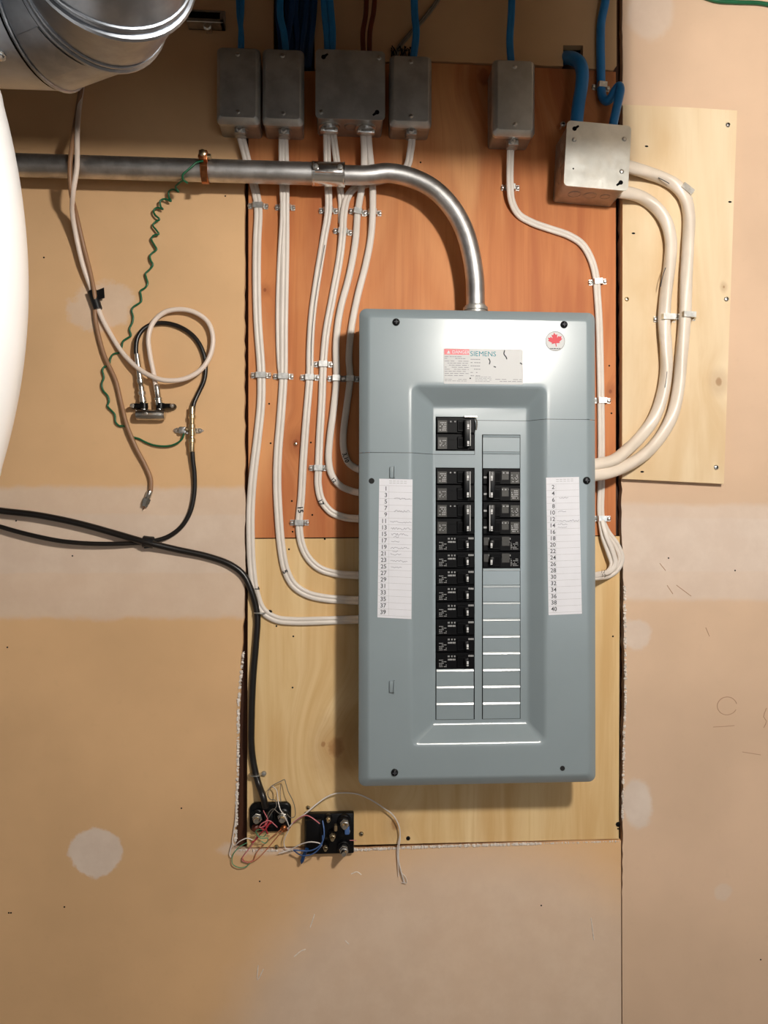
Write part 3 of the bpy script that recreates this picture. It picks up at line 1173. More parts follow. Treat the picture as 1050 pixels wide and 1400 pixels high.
cp = mk('coupling', lathe([(.0176, 0), (.0190, .0002), (.0190, .0022), (.0184, .003), (.0184, x1-x0-.003), (.0190, x1-x0-.0022), (.0190, x1-x0-.0002), (.0152, x1-x0)],
                          axis=(1, 0, 0), origin=(x0, -hC, zline), n=28), M['coupl'], cd)
mk('set_screw_plate', box((x0+.004, -hC-.0205, zline-.006), (x1-.004, -hC-.0170, zline+.007), .0012, 2), M['coupl'], cp)
for xx in (P(432.5, 0, hC).x, P(465.5, 0, hC).x):
    mk('set_screw', lathe([(.0046, 0), (.0046, .003), (.0036, .0042), (.0014, .0044)], origin=(xx, -hC-.0200, zline+.0015), n=16), M['zinc'], cp)
cz = P(650, 419, hC).z
xx = P(650, 419, hC).x
mk('panel_connector', lathe([(.0150, -.008), (.0178, -.008), (.0178, .013), (.0196, .0135), (.0196, .0185), (.0170, .0195), (.0165, .022), (.0148, .0222)], axis=(0, 0, 1), origin=(xx, -hC, pZ1-.0015), n=28), M['galv_b'], cd)
mk('locknut', lathe([(.0145, 0), (.0215, 0), (.0215, .0035), (.0195, .0045), (.0145, .0045)], axis=(0, 0, 1), origin=(xx, -hC, pZ1-.0085), n=12), M['galv_b'], cd)

# ground clamp
gx = P(281, 232, hC).x
gc = empty('ground_clamp', (gx, -hC, zline))
tag(gc, 'copper ground clamp around the conduit where the green wire begins', 'clamp')
bandp = [Vector((0, -.0186*math.cos(a), .0186*math.sin(a))) for a in [i*2*math.pi/28 for i in range(29)]]
mk('clamp_band', sweep(bandp, [(-.0055, -.001), (.0055, -.001), (.0055, .001), (-.0055, .001)], out=None), M['copper'], gc, world=False)
mk('clamp_ear', join(box((-.0065, -.0245, .006), (.0065, -.014, .0215), .0012, 2), box((-.008, -.0235, .010), (.011, -.0185, .015), .001, 1)), M['copper'], gc, world=False)
mk('clamp_screw', join(lathe([(.0055, 0), (.0055, .004), (.0035, .0052)], origin=(-.0005, -.021, .0165), n=12),
                       lathe([(.0042, 0), (.0042, .005), (.003, .006)], axis=(1, 0, 0), origin=(.006, -.0205, .0125), n=10)), M['brass'], gc, world=False)
mk('clamp_tail', box((-.003, -.0205, -.0265), (.006, -.0185, -.002), .0006, 1), M['copper'], gc, world=False)


# ================================================================ JUNCTION BOXES
def connector(parent, x, z, hb, wide=False):
    """cable clamp fitted under a box (local coordinates)"""
    if not wide:
        o = mk('cable_connector', join(lathe([(.0095, .002), (.0115, .002), (.0115, -.003), (.0092, -.0035), (.0088, -.013), (.006, -.0132)], axis=(0, 0, 1), origin=(x, -hb, z), n=20),
                                       box((x-.0085, -hb-.013, z-.0125), (x+.0085, -hb-.004, z-.004), .0015, 2)), M['galv_b'], parent, world=False)
        mk('clamp_screw', lathe([(.0048, 0), (.0048, .002), (.003, .0036), (.001, .0038)], origin=(x-.0005, -hb-.0125, z-.0070), n=14), M['zinc'], o, world=False)
    else:
        o = mk('cable_connector', join(lathe([(.014, .002), (.0165, .002), (.0165, -.0035), (.0135, -.004), (.0125, -.010), (.009, -.0105)], axis=(0, 0, 1), origin=(x, -hb, z), n=24),
                                       box((x-.0145, -hb-.0135, z-.0155), (x+.0145, -hb-.003, z-.0075), .0025, 2)), M['strap'], parent, world=False)
        mk('clamp_screw', join(lathe([(.0030, 0), (.0030, .0015), (.0014, .0026)], origin=(x-.0105, -hb-.0130, z-.0115), n=12),
                               lathe([(.0030, 0), (.0030, .0015), (.0014, .0026)], origin=(x+.0105, -hb-.0130, z-.0115), n=12)), M['zinc'], o, world=False)
    return o


def handy_box(x0, y0, x1, y1, depth, label, group, conn_px, conn_py, mat='galv'):
    a, b = P(x0, y1, depth), P(x1, y0, depth)
    w, h = b.x-a.x, b.z-a.z
    cx = (a.x+b.x)/2
    e = empty('utility_box', (cx, .002, a.z))
    # local y: wall board surface at 0 (shifted +.002 so the box sits on the board)
    d = depth+.002
    wb, hb_ = w-.003, h-.004
    V, Fc = [], []
    lps = []
    for dd, hh, r in ((.0012, 0, .004), (0, .0015, .005), (0, d-.014, .006)):
        lps.append([Vector((x, -hh, z)) for x, z in rrect(-wb/2+dd, wb/2-dd, .002+dd, hb_+.002-dd, r, 5)])
    body = loft(lps, True)
    body = join(body, ([lps[0][i] for i in range(len(lps[0]))], [list(range(len(lps[0])))]))
    mk('box_body', body, M['galv_b'], e, world=False)
    kn = mk('knockout', join(*[lathe([(.0088, 0), (.0088, .0004), (.0078, .0006)], axis=(s, 0, 0), origin=(s*wb/2, -d*.45, hb_*f), n=16) for s in (-1, 1) for f in (.33, .7)]),
            M['galv_b'], e, world=False)
    # raised domed cover
    lps = []
    for dd, hh, r in ((0, d-.0165, .008), (0, d-.010, .008), (.0006, d-.0088, .008), (.0052, d-.0010, .005), (.0066, d, .004)):
        lps.append([Vector((x, -hh, z)) for x, z in rrect(-w/2+dd, w/2-dd, dd, h-dd, r, 5)])
    cvr = mk('cover', loft(lps, True), M[mat], e, world=False, angle=24)
    for f in (.122, .872):
        mk('cover_screw', join(lathe([(.0036, -.0006), (.0036, .0008), (.0026, .0022), (.0008, .0026)], origin=(random.uniform(-.001, .0005), -d, h*f), n=14)), M['zinc'], cvr, world=False)
    c = P(conn_px, conn_py, .028)
    connector(e, c.x-cx, .0035, .028)
    tag(e, label, 'junction box', group)
    return e


handy_box(295, 62, 355.5, 165, .056, 'dull galvanized utility box with smudged cover, beside the ceiling duct elbow', None, 329, 172)
handy_box(358, 64, 415.5, 167, .056, 'plain dull galvanized utility box between the smudged box and the square box', None, 389, 174)
handy_box(533, 73, 591, 170, .050, 'galvanized utility box just right of the square box, above the conduit bend', None, 562, 181)
handy_box(675, 79, 733, 182, .056, 'bright galvanized utility box alone on the orange plywood, blue cable on top', None, 700, 186, 'plate')


def square_box(cx_px, cy_px, wpx, depth, rot, label, conns, plate_mat, knock):
    c = P(cx_px, cy_px, depth)
    w = wpx/(F/(DIST-depth))
    e = empty('square_junction_box', (c.x, .002, c.z), (0, rot, 0))
    d = depth+.002
    b = w/2-.0022
    lps = []
    for dd, hh, r in ((.001, 0, .004), (0, .001, .005), (0, d-.002, .006)):
        lps.append([Vector((x, -hh, z)) for x, z in rrect(-b+dd, b-dd, -b+dd, b-dd, r, 5)])
    body = mk('box_body', join(loft(lps, True), (lps[0], [list(range(len(lps[0])))])), M['galv_b'], e, world=False)
    kns = ([], [])
    for f in (-.5, 0.02, .52):
        for ax, org in (((0, 0, -1), (b*f, -d*.55, -b)), ((-1, 0, 0), (-b, -d*.55, b*f))):
            rr = .0108 if f < .1 else .0085
            kns = join(kns, lathe([(rr, 0), (rr, .0005), (rr-.0007, .0005), (rr-.0009, -.0002), (rr-.0018, -.0002), (rr-.0020, .0004), (.001, .0005)], axis=ax, origin=org, n=24))
    mk('knockout', kns, M['galv_b'], body, world=False)
    pl = mk('cover_plate', poly_prism([rrect(-w/2, w/2, -w/2, w/2, .007, 6)], d-.0015, d+.0005), plate_mat, e, world=False, angle=20)

    def keyhole(x, z, ang):
        pts = []
        for i in range(14):
            a = math.radians(35+290*i/13)
            pts.append((.0036*math.cos(a), .0036*math.sin(a)))
        pts = [(px_, pz_) for px_, pz_ in pts] + [(.0085, -.0014), (.0085, .0014)]
        cc, ss = math.cos(ang), math.sin(ang)
        return [(x+a*cc-b_*ss, z+a*ss+b_*cc) for a, b_ in pts]
    k1 = keyhole(-w/2+.0125, w/2-.0125, math.radians(38))
    k2 = keyhole(w/2-.0125, -w/2+.0125, math.radians(218))
    mk('keyhole_slot', join(poly_prism([k1], d, d+.0007), poly_prism([k2], d, d+.0007)), M['bk_dark'], pl, world=False, smooth=False)
    sc = ((w/2-.0095, w/2-.0105), (-w/2+.0085, -w/2+.0095)) if not knock else ((-w/2+.013, w/2-.030), (w/2-.012, -w/2+.030), (w/2-.0105, w/2-.022))
    for x, z in sc:
        mk('cover_screw', lathe([(.0037, 0), (.0037, .0012), (.0027, .0026), (.0008, .003)], origin=(x, -d, z), n=14), M['zinc'], pl, world=False)
    if knock:
        mk('paper_residue', poly_prism([rrect(-.020, .012, -w/2+.014, -w/2+.038, .002, 3)], d, d+.0008), M['plate'], pl, world=False)
        mk('small_hole', lathe([(.0015, 0), (.0012, .0006)], origin=(-w/2+.014, -d-.0004, -w/2+.028), n=8), M['bk_dark'], pl, world=False)
    for cx2 in conns:
        connector(e, P(cx2, 180, .03).x-c.x, -b+.001, .031, True)
    tag(e, label, 'junction box')
    return e


square_box(479, 116, 95.5, .058, 0, 'square galvanized junction box with two keyhole slots, between the small utility boxes', (450, 500), M['galv'], False)
tb = square_box(817, 213, 92, .068, math.radians(3.2), 'tilted square galvanized junction box at the top of the pale plywood', (), M['plate'], True)
screw_head('box_screw', P(769.5, 170, .012), .0046, M['zinc'], 'zinc screw sticking out beside the tilted junction box')
mk('screw_shank', lathe([(.0018, 0), (.0018, .0135)], axis=(0, 1, 0), origin=P(769.5, 170, .012), n=8), M['zinc'], bpy.data.objects['box_screw'])


# ================================================================ WHITE CABLES
SURF = -.002          # front of the recessed plywood


def cable(pts, prof, mat, label, name='white_cable', group=None, sub=6, out=OUT, twist=0.0, cat='cable'):
    path = catmull([P(*p) for p in pts], sub)
    o = mk(name, sweep(path, prof, out, twist=twist), mat, angle=60)
    return tag(o, label, cat, group)


def hh(lst, h, h_first=None, h_last=None, nf=1, nl=1):
    """give (x, y) points a height"""
    r = []
    n = len(lst)
    for i, p in enumerate(lst):
        q = h
        if len(p) == 3:
            r.append(p)
            continue
        if h_first is not None and i < nf:
            q = h_first + (h-h_first)*i/nf
        if h_last is not None and i >= n-nl:
            q = h + (h_last-h)*(i-(n-nl)+1)/nl
        r.append((p[0], p[1], q))
    return r


N2 = nmd(.0138, .0066)
N2s = nmd(.0122, .0064)
NR = nmd(.0112, .0085, .08)
hN = SURF+.0034
END = .030
A_ = hh([(328.5, 172), (330, 188), (335, 208), (341, 232), (348, 256), (353, 284), (351.5, 330), (351, 380), (352.5, 440), (357, 505), (357, 550), (352, 600),
         (346, 650), (343, 690), (342.5, 725), (344, 770), (349, 808), (359, 834), (377, 846), (400, 849), (440, 848.5), (470, 847.5), (494, 847, END)], hN, .026, None, 4, 1)
cA = cable(A_, N2, M['white_c'], 'white flat cable from the smudged utility box, lowest to enter the panel side')
B_ = hh([(388.5, 172), (388.5, 195), (390, 240), (390, 284), (390, 330), (389, 390), (388, 450), (387.5, 515), (384, 570), (380, 620), (379, 660), (381, 705),
         (385, 750), (391, 780), (402, 800), (420, 812), (445, 818), (470, 820), (494, 821, END)], hN, .026, None, 4)
cB = cable(B_, N2, M['white_c'], 'white flat cable marked 5 from the plain utility box, second lowest at the panel')
cable(hh([(386, 172), (385, 200), (386, 250), (387, 290), (383, 360), (381, 430), (383, 500), (386, 520), (382, 580), (379.5, 640)], hN-.0008, .026, hN, 4), nmd(.010, .005), M['white_c'],
      'second white cable lying half behind the cable marked 5')
C_ = hh([(447, 180), (447, 200), (448, 240), (449, 288), (443, 325), (434, 380), (427, 430), (424, 480), (423.5, 515), (419, 570), (415, 625), (412, 680), (409, 715),
         (412, 742), (421, 762), (437, 777), (458, 784), (494, 787, END)], hN, .028, None, 4)
cC = cable(C_, N2s, M['white_c'], 'white cable marked 15 from the square box, third lowest at the panel')
C2 = hh([(455, 180), (459, 210), (464, 248), (467, 280), (467, 305)], hN-.001, .028, None, 3)
cable(C2, nmd(.0112, .0062), M['white_c'], 'short white cable end slipping behind the bundle under the coupling')
D_ = [(562, 178, .026), (563, 192, .022), (561, 208, .016), (557, 226, .009), (545, 240, hN), (520, 247, hN), (500, 252, hN), (484, 258, hN), (475, 270, .004), (470, 292, .0050),
      (468.5, 318, .0048), (465, 350, hN), (456, 400, hN), (446, 455, hN), (442, 500, hN), (440, 550, hN), (437, 600, hN), (435.5, 640, hN), (435, 662, hN), (440, 684, hN),
      (453, 700, hN), (470, 707, hN), (494, 709.5, END)]
cD = cable(D_, N2s, M['white_c'], 'white cable marked 17 that runs behind the conduit from the right utility box')
E_ = hh([(497, 180), (498, 205), (497, 240), (493, 266), (489, 291), (486, 330), (478, 375), (465, 425), (459.5, 470), (460, 517), (456, 560), (451, 600), (449.5, 630),
         (454, 650), (465, 664), (480, 671), (494, 674, END)], hN+.0008, .028, None, 4)
cE = cable(E_, NR, M['white_c'], 'white cable marked 12 from the square box, second highest to enter the panel side')
F_ = hh([(503, 180), (505, 205), (509, 245), (509.5, 291), (507, 325), (500, 362), (489, 405), (480, 452), (477, 490), (478.5, 517), (474, 555), (469.5, 592), (470, 615), (476, 632),
         (486, 640), (496, 642.5, END)], hN+.0008, .028, None, 4)
cF = cable(F_, NR, M['white_c'], 'white cable marked 3,10 from the square box, highest to enter the panel side')
G_ = hh([(699, 184), (698, 205), (697.5, 257), (700, 276), (709, 293), (727, 304), (752, 313), (778, 322), (796, 334), (808, 354), (815, 380), (816.5, 400), (819, 440), (821, 520), (822, 600),
         (822, 660), (822, 708), (829, 726), (843, 746), (849, 764), (843, 778), (834, 785), (820, 788, .026), (800, 789, .045)], hN+.0004, .026, None, 4)
cG = cable(G_, N2s, M['white_c'], 'white cable from the bright utility box curving down the right side of the panel')
cable([(823, 712, .006), (829, 733, .011), (838, 755, .012), (841, 770, .012), (835, 780, .014), (818, 785, .03), (800, 787, .045)], nmd(.0085, .006, .1), M['white_c'],
      'white cable on the inside of the small loop beside the panel')
cable([(820, 712, .003), (824, 735, .007), (832, 758, .009), (836, 772, .010), (830, 782, .018), (816, 787, .032), (800, 788, .045)], nmd(.007, .0055, .1), M['white_c'],
      'thin white cable innermost in the small loop beside the panel')

HP = [(.0098*math.cos(a)*(1+.06*math.cos(3*a)), .0098*math.sin(a)*(1+.06*math.cos(3*a))) for a in [i*2*math.pi/24 for i in range(24)]]
hB = .0115+.0098
cH = cable([(852, 226, .040), (868, 231, .034), (888, 237, .026), (908, 244, hB), (924, 254, hB), (936, 270, hB), (942, 295, hB), (941, 335, hB), (938, 385, hB), (936, 434, hB), (932, 485, hB),
            (928, 530, hB), (919, 568, hB), (902, 598, hB), (880, 622, .024), (855, 638, .032), (830, 647, .045), (806, 650, .05)], HP, M['white_h'],
           'thick white cable on the outer side of the pale plywood', 'heavy_cable', twist=.09)
cI = cable([(845, 262, .036), (862, 265, .030), (880, 271, hB), (897, 283, hB), (910, 302, hB), (916.5, 328, hB), (915.5, 360, hB), (911, 400, hB), (908, 438, hB), (910, 475, hB),
            (911, 505, hB), (906, 540, hB), (894, 572, hB), (876, 596, hB), (858, 614, .028), (838, 630, .042), (806, 637, .05)], HP, M['white_h'],
           'thick white cable on the inner side of the pale plywood', 'heavy_cable', twist=.09)

# writing on the jackets
for (c, body, x, y, h, size, rot) in [(cA, '7', 348, 804, .0052, .010, -1.2), (cB, '5', 386, 781, .0052, .011, -1.1), (cC, '15', 407, 692, .0052, .0115, -1.45),
                                      (cD, '17', 434, 684, .0052, .0105, -1.1), (cE, '12', 452, 655, .0069, .0085, -.9), (cF, '3,10', 468, 620, .0071, .0095, -1.25)]:
    p = P(x, y, h)
    mk('marker_number', text_vf(body, size, p.x, h, p.z, rot, bold=.025), M['marker'], c, smooth=False)
p = P(821, 783, .036)
mk('marker_number', join(text_vf('12', .0075, p.x, .0365, p.z, -.1), text_vf('10', .0075, p.x+.001, .0365, p.z-.007, -.1)), M['marker'], cG, smooth=False)
for (c, pts, h) in [(cH, [(900, 243), (908, 247), (915, 251)], hB+.0096), (cI, [(909, 530), (911, 518), (912, 508)], hB+.0096), (cI, [(903, 392), (906, 378), (910, 366)], hB+.0096)]:
    mk('jacket_print', tube([P(x, y, h) for x, y in pts], .0007, 5, 3), M['print_k'], c)
mk('jacket_print', tube([P(x, y, hN+.0034) for x, y in [(444, 335), (436, 380), (430, 420), (426, 470), (425.5, 500)]], .0005, 5, 4), M['print_k'], cC)

# panel side bushings
for i, (y, hb_) in enumerate([(847, END), (821, END), (787, END), (709.5, END), (674, END), (642, END)]):
    z = P(492, y, END).z
    c0 = Vector((pX0+.008, -END, z))
    mk('cable_bushing', lathe([(.0075, 0), (.0115, 0), (.0115, .004), (.0085, .007), (.0075, .007)], axis=(-1, 0, 0), origin=c0, n=18), M['bk'], pn)
for y in (637, 650):
    z = P(815, y, .05).z
    mk('cable_bushing', lathe([(.010, 0), (.014, 0), (.014, .004), (.0105, .007), (.010, .007)], axis=(1, 0, 0), origin=(pX1-.0085, -.05, z), n=18), M['galv_b'], pn)


# ================================================================ CABLE STRAPS
def strap_proto(w, th, name='cable_strap'):
    """metal strap over a cable that lies along local z; w, th = cable width / thickness"""
    t = .0018
    L = .0046
    wi, wo = w/2+.0004, w/2+.0004+t
    foot = .0062
    prof = [(-wo-foot, 0), (-wo-foot, t), (-wo, t), (-wo, th*.75), (-wo+.002, th+t), (wo-.002, th+t), (wo, th*.75), (wo, t), (wo+foot, t), (wo+foot, 0),
            (wi, 0), (wi, th*.72), (wi-.002, th), (-wi+.002, th), (-wi, th*.72), (-wi, 0)]
    e = empty(name, (0, 0, 0))
    V, Fc = [], []
    for z in (-L, L):
        V += [Vector((x, -y, z)) for x, y in prof]
    n = len(prof)
    for i in range(n):
        j = (i+1) % n
        Fc.append([i, j, n+j, n+i])
    # end caps as quads along the bent strip
    for base in (0, n):
        top = list(range(0, 10))
        bot = [None]*10
        strip = [(0, 1, 2, 10), (2, 3, 11, 10)] if False else []
        pairs = [(1, 0), (2, 15), (3, 14), (4, 13), (5, 12), (6, 11), (7, 10), (8, 9)]
        for (a, b), (c, d) in zip(pairs, pairs[1:]):
            Fc.append([base+a, base+c, base+d, base+b])
    mk('band', (V, Fc), M['strap'], e, world=False, angle=30)
    for s in (-1, 1):
        mk('nail', lathe([(.0034, 0), (.0034, .0012), (.0020, .0028), (.0006, .0030)], origin=(s*(wo+foot*.62), -t, 0), n=12), M['zinc'], e, world=False)
    return e


protos = {}


def strap(px, py, size, rot, label, h=SURF, group=None, th=None):
    w, t0 = {'flat': (.0152, .0070), 'mid': (.0132, .0070), 'rnd': (.0116, .0092), 'heavy': (.0200, .0205), 'blue': (.0125, .0125), 'thin': (.0110, .0095)}[size]
    if size in protos:
        e = copy_tree(protos[size])
    else:
        e = protos[size] = strap_proto(w, t0)
    e.location = P(px, py, h)
    e.rotation_euler = (0, rot, 0)
    tag(e, label, 'cable strap', group)
    return e


for (x, y, s, r, lab) in [
    (353, 282.5, 'flat', 0, 'steel cable strap under the conduit on the outermost cable next to the drywall'),
    (390, 284.5, 'flat', 0, 'steel cable strap under the conduit on the second cable in from the drywall'),
    (449, 289, 'mid', 0, 'steel cable strap directly under the conduit coupling'),
    (489, 291, 'rnd', .15, 'steel cable strap under the conduit just left of the rightmost strap'),
    (509.5, 292, 'rnd', 0, 'steel cable strap rightmost strap of the row under the conduit'),
    (468.5, 317.5, 'mid', .1, 'steel cable strap alone just below the row of straps under the conduit'),
    (357, 513.5, 'flat', 0, 'middle cable strap on the outermost cable from the smudged utility box'),
    (387.5, 515, 'flat', 0, 'middle cable strap on the second cable in from the drywall'),
    (423.5, 516.5, 'mid', 0, 'middle cable strap on the third cable in from the drywall'),
    (442, 498.5, 'mid', 0, 'middle cable strap on the fourth cable in, set above its neighbours'),
    (460, 518, 'rnd', 0, 'middle cable strap on the fifth cable in from the drywall'),
    (478.5, 518.5, 'rnd', 0, 'middle cable strap on the sixth cable in, beside the panel edge'),
    (435.5, 640, 'mid', 0, 'lower cable strap on the fourth cable in, near the panel seam'),
    (409.5, 714.5, 'mid', 0, 'lower cable strap just above the top edge of the yellow plywood'),
    (697.5, 257.5, 'mid', 0, 'cable strap below the bright utility box'),
    (816.5, 386, 'mid', -.1, 'cable strap above the top right corner of the panel'),
    (822, 548, 'mid', 0, 'cable strap half hidden by the right edge of the panel above the seam'),
    (822, 709, 'mid', 0, 'cable strap above the small white cable loop beside the panel'),
]:
    strap(x, y, s, r, lab)
strap(933, 265, 'heavy', .65, 'strap near the upper bend of the outer thick white cable', .0115)
strap(908, 437, 'heavy', 0, 'middle strap on the inner thick white cable', .0115)
strap(935.5, 434, 'heavy', .05, 'middle strap on the outer thick white cable', .0115)
strap(821, 121, 'blue', .1, 'strap holding the blue cable above the tilted junction box')

# ================================================================ BLUE / BROWN CABLES FROM ABOVE
TOPY = -82


def flat_blue(pts, label, w=.0085, th=.006, mat='blue_c', name='blue_cable', group=None):
    return cable(pts, nmd(w, th, .2), M[mat], label, name, group)


flat_blue([(325.5, TOPY, .022), (326, -20, .022), (327, 20, .024), (330, 45, .026), (330.5, 72, .028)], 'blue cable entering the smudged utility box')
flat_blue([(331, TOPY, .026), (331.5, -20, .026), (331, 15, .028), (329, 40, .030), (328, 72, .030)], 'second blue cable entering the smudged utility box', .007)
flat_blue([(385, TOPY, .022), (384, -20, .022), (383, 20, .022), (388, 45, .024), (391, 72, .026)], 'blue cable entering the plain utility box', .011)
for i, (x0_, x1_, h0_) in enumerate([(380, 384, .008), (393, 399, .006), (404, 407, .010), (412, 404, .004), (418, 413, .012), (424, 420, .006), (429, 425, .014), (398, 392, .014)]):
    flat_blue([(x0_+4, TOPY, h0_), (x0_+2, -20, h0_), (x0_, 20, h0_), (x1_, 60, h0_-.004), (x1_-2, 88, -.006), (x1_-2, 96, -.0155)],
              'dark blue cable dropping into the hole behind the boxes', .0095, .006, 'blue_d', 'dark_blue_cable', 'dark blue cables in the wall hole')
flat_blue([(443, TOPY, .022), (442, -20, .024), (444, 20, .026), (447, 50, .028), (448, 76, .03)], 'blue cable at the left of the pair entering the square box', .0105)
flat_blue([(449, TOPY, .026), (450, -20, .027), (453, 20, .028), (455, 45, .030), (454, 76, .03)], 'blue cable at the right of the pair entering the square box', .0105)
for i, pts in enumerate([[(500, TOPY, .022), (501, -20, .022), (500, 20, .024), (496, 45, .028), (497, 76, .03)],
                         [(512, TOPY, .024), (513, -20, .024), (511, 15, .026), (506, 42, .03), (505, 76, .03)]]):
    flat_blue(pts, ['straight brown cable entering the square box nearer the keyhole slot', 'bent brown cable entering the square box nearer the cover screw'][i], .0082, .007, 'brown_c', 'brown_cable')
flat_blue([(566, TOPY, .02), (566, -20, .022), (567, 20, .024), (569, 45, .026), (565, 80, .026)], 'blue cable entering the utility box above the conduit bend', .0118)
cable([(640, TOPY, .004), (605, -10, .004), (580, 25, .004), (560, 47, .004), (545, 66, .003), (541, 78, .002)], nmd(.0070, .0045), M['grey_c'],
      'grey two-core wire slanting behind the blue cable to the torn wall edge', 'grey_wire')
flat_blue([(700, TOPY, .022), (700, -20, .024), (699, 20, .026), (697, 55, .028), (699, 88, .03)], 'blue cable entering the bright utility box', .0118)
# thick blue cables at the tilted box
cable([(768, 80, -.017), (774, 79, -.006), (783, 80, .010), (792, 86, .022), (796, 98, .028), (795, 118, .028), (791, 142, .030), (788, 170, .034), (787, 180, .036)], circ(.0105, 16), M['blue_c'],
      'thick blue cable coming out of the wall hole into the tilted box', 'heavy_blue_cable', out=None)
cable([(832, TOPY, .010), (830, -20, .010), (827, 5, .010), (822, 30, .0065), (821, 60, .0055), (821.5, 95, .0050), (822, 121, .0050), (824, 133, .007), (830, 138, .013), (836, 133, .020), (841, 124, .025),
       (846, 118, .030), (848, 122, .034), (846, 135, .036), (842, 152, .037), (838, 172, .037), (837, 182, .036)], circ(.0072, 16), M['blue_c'],
      'blue cable that hangs down, kinks and turns into the tilted box', 'kinked_blue_cable', out=None)
cable([(935, TOPY, .004), (950, -14, .004), (975, 0, .004), (1005, 3, .004), (1035, 4, .004), (1070, 8, .004), (1120, 0, .004), (1180, -40, .004), (1215, -88, .004)], circ(.0034, 10), M['green_c'],
      'dark green wire sagging along the ceiling edge', 'green_wire', out=None)
# torn paper behind the right utility box
tp = ([], [])
for i in range(16):
    x = 535+i*1.9
    tp = join(tp, tube([P(x, 78, .0005), P(x+random.uniform(-3, 3), 72+random.uniform(-4, 2), .004), P(x+random.uniform(-5, 5), 66+random.uniform(-4, 4), .006)], .0009, 5, 2))
tag(mk('torn_fibres', tp, M['bk']), 'dark torn fibres on the wall edge behind the right utility box', 'fibres', kind='stuff')

# ================================================================ COAX AND GROUND WIRE
hX = .0045
cT = cable([(116, 60, .016), (112, 110, .014), (106, 150, .011), (99, 195, .0655), (95.5, 230, .0665), (97, 262, .058), (104, 292, .03), (114, 335, .014), (124, 375, .011), (129.5, 405, .011),
            (130, 432, hX), (134, 455, hX), (143, 487, hX), (158, 520, hX), (165, 548, hX), (173, 580, hX+.003), (186, 612, hX+.002), (199, 637, hX), (206, 655, hX), (206, 672, hX)], circ(.0036, 12), M['tan_c'],
           'tan coaxial cable hanging loose with a bare connector', 'coax_cable', out=None)
cf = empty('coax_plug', P(205, 672, hX))
tag(cf, 'nickel plug on the loose end of the tan coaxial cable', 'connector')
dirv = (P(198, 692, hX)-P(206, 670, hX)).normalized()
mk('ferrule', lathe([(.0038, -.002), (.0048, 0), (.0048, .010), (.0042, .011)], axis=dirv, n=16), M['nickel'], cf, world=False)
mk('hex_nut', lathe([(.0042, .011), (.0064, .012), (.0064, .019), (.0058, .0205), (.0052, .0205), (.0052, .025), (.003, .025)], axis=dirv, n=6), M['nickel'], cf, world=False, angle=25)
mk('pin', lathe([(.0007, .02), (.0007, .031)], axis=dirv, n=6), M['copper'], cf, world=False)
hW = .0045
cW = cable([(118, 60, .010), (113, 110, .008), (108, 150, .012), (105.5, 190, .064), (105, 230, .0655), (100, 262, .058), (99, 290, .034), (104, 322, .018), (114, 365, .011), (126, 398, .006),
            (131, 412, .005), (138, 432, hW), (150, 455, hW), (168, 483, hW+.004), (188, 503, .016), (206, 514, .020), (226, 520, .022), (252, 518, .020), (275, 505, .017), (288, 484, .014), (291, 460, .012),
            (284, 440, .012), (266, 427, .012), (245, 423, .012), (225, 427, .012), (210, 440, .012), (203, 460, .013), (205, 485, .014), (210, 510, .014), (214, 534, .013)], circ(.0039, 12), M['white_x'],
           'white coaxial cable looping once before the splitter', 'coax_cable', out=None)
cK = cable([(186, 484, .012), (186, 474, .012), (188, 462, .011), (196, 450, .009), (210, 443, .006), (228, 442, hX), (248, 448, hX), (265, 460, hX), (276, 477, hX), (281, 498, hX), (279, 520, hX),
            (271, 538, .006), (265, 552, .009), (263.5, 566, .010)], circ(.0036, 12), M['black_c'], 'black coaxial jumper arching from the splitter to the ground block', 'coax_cable', out=None)
cL = cable([(263, 610, .010), (263.5, 625, .009), (266, 650, .006), (265.5, 675, hX), (260, 700, hX), (248, 720, hX), (229, 734, hX), (205, 740.5, .007), (175, 743, .009), (130, 743.5, .012),
            (85, 740, .014), (40, 731, .014), (0, 720, .013), (-60, 700, .012), (-400, 640, .010)], circ(.0037, 12), M['black_c'],
           'thinner black coaxial cable coming down from the ground block and off along the wall', 'coax_cable', out=None)
hK = .0055
cM = cable([(-400, 640, .012), (-60, 688, .014), (0, 698, .014), (50, 704, .014), (105, 715, .013), (160, 730, .012), (200, 741.5, .015), (240, 751, .009), (285, 761, hK), (315, 772, hK), (333, 786, hK),
            (343, 806, .006), (350, 830, .0035), (352, 848, .0032), (350, 880, .0032), (346, 930, .0032), (344, 985, .0032), (344, 1020, .0032), (347, 1045, .0034), (353, 1070, .007), (360, 1090, .020), (363, 1104, .018)],
           circ(.0052, 14), M['black_c'], 'heavier black cable crossing the wall and dropping to the round-cornered terminal block', 'black_cable', out=None)
# tape wraps
tA = empty('tape_wrap', P(131, 410, .006))
tag(tA, 'black tape binding the tan and white coaxial cables', 'tape')
a, b = P(126, 398, .0065), P(134, 423, .0065)
dv = (b-a).normalized()
mk('wrap', lathe([(.0072, 0), (.0078, .001), (.0074, (b-a).length*.5), (.0070, (b-a).length)], axis=dv, origin=a-P(131, 410, .006), n=16), M['tape'], tA, world=False)
q = [P(132, 397, .008), P(142, 393, .011), P(143, 407, .011), P(131, 411, .009)]
mk('loose_end', ([v-P(131, 410, .006) for v in q]+[v-P(131, 410, .006)+Vector((0, .0012, 0)) for v in q],
                 [[0, 1, 2, 3], [7, 6, 5, 4], [0, 4, 5, 1], [1, 5, 6, 2], [2, 6, 7, 3], [3, 7, 4, 0]]), M['tape'], tA, world=False, smooth=False)
tB = empty('tape_wrap', P(203, 741, .010))
tag(tB, 'black tape binding the two black cables together', 'tape')
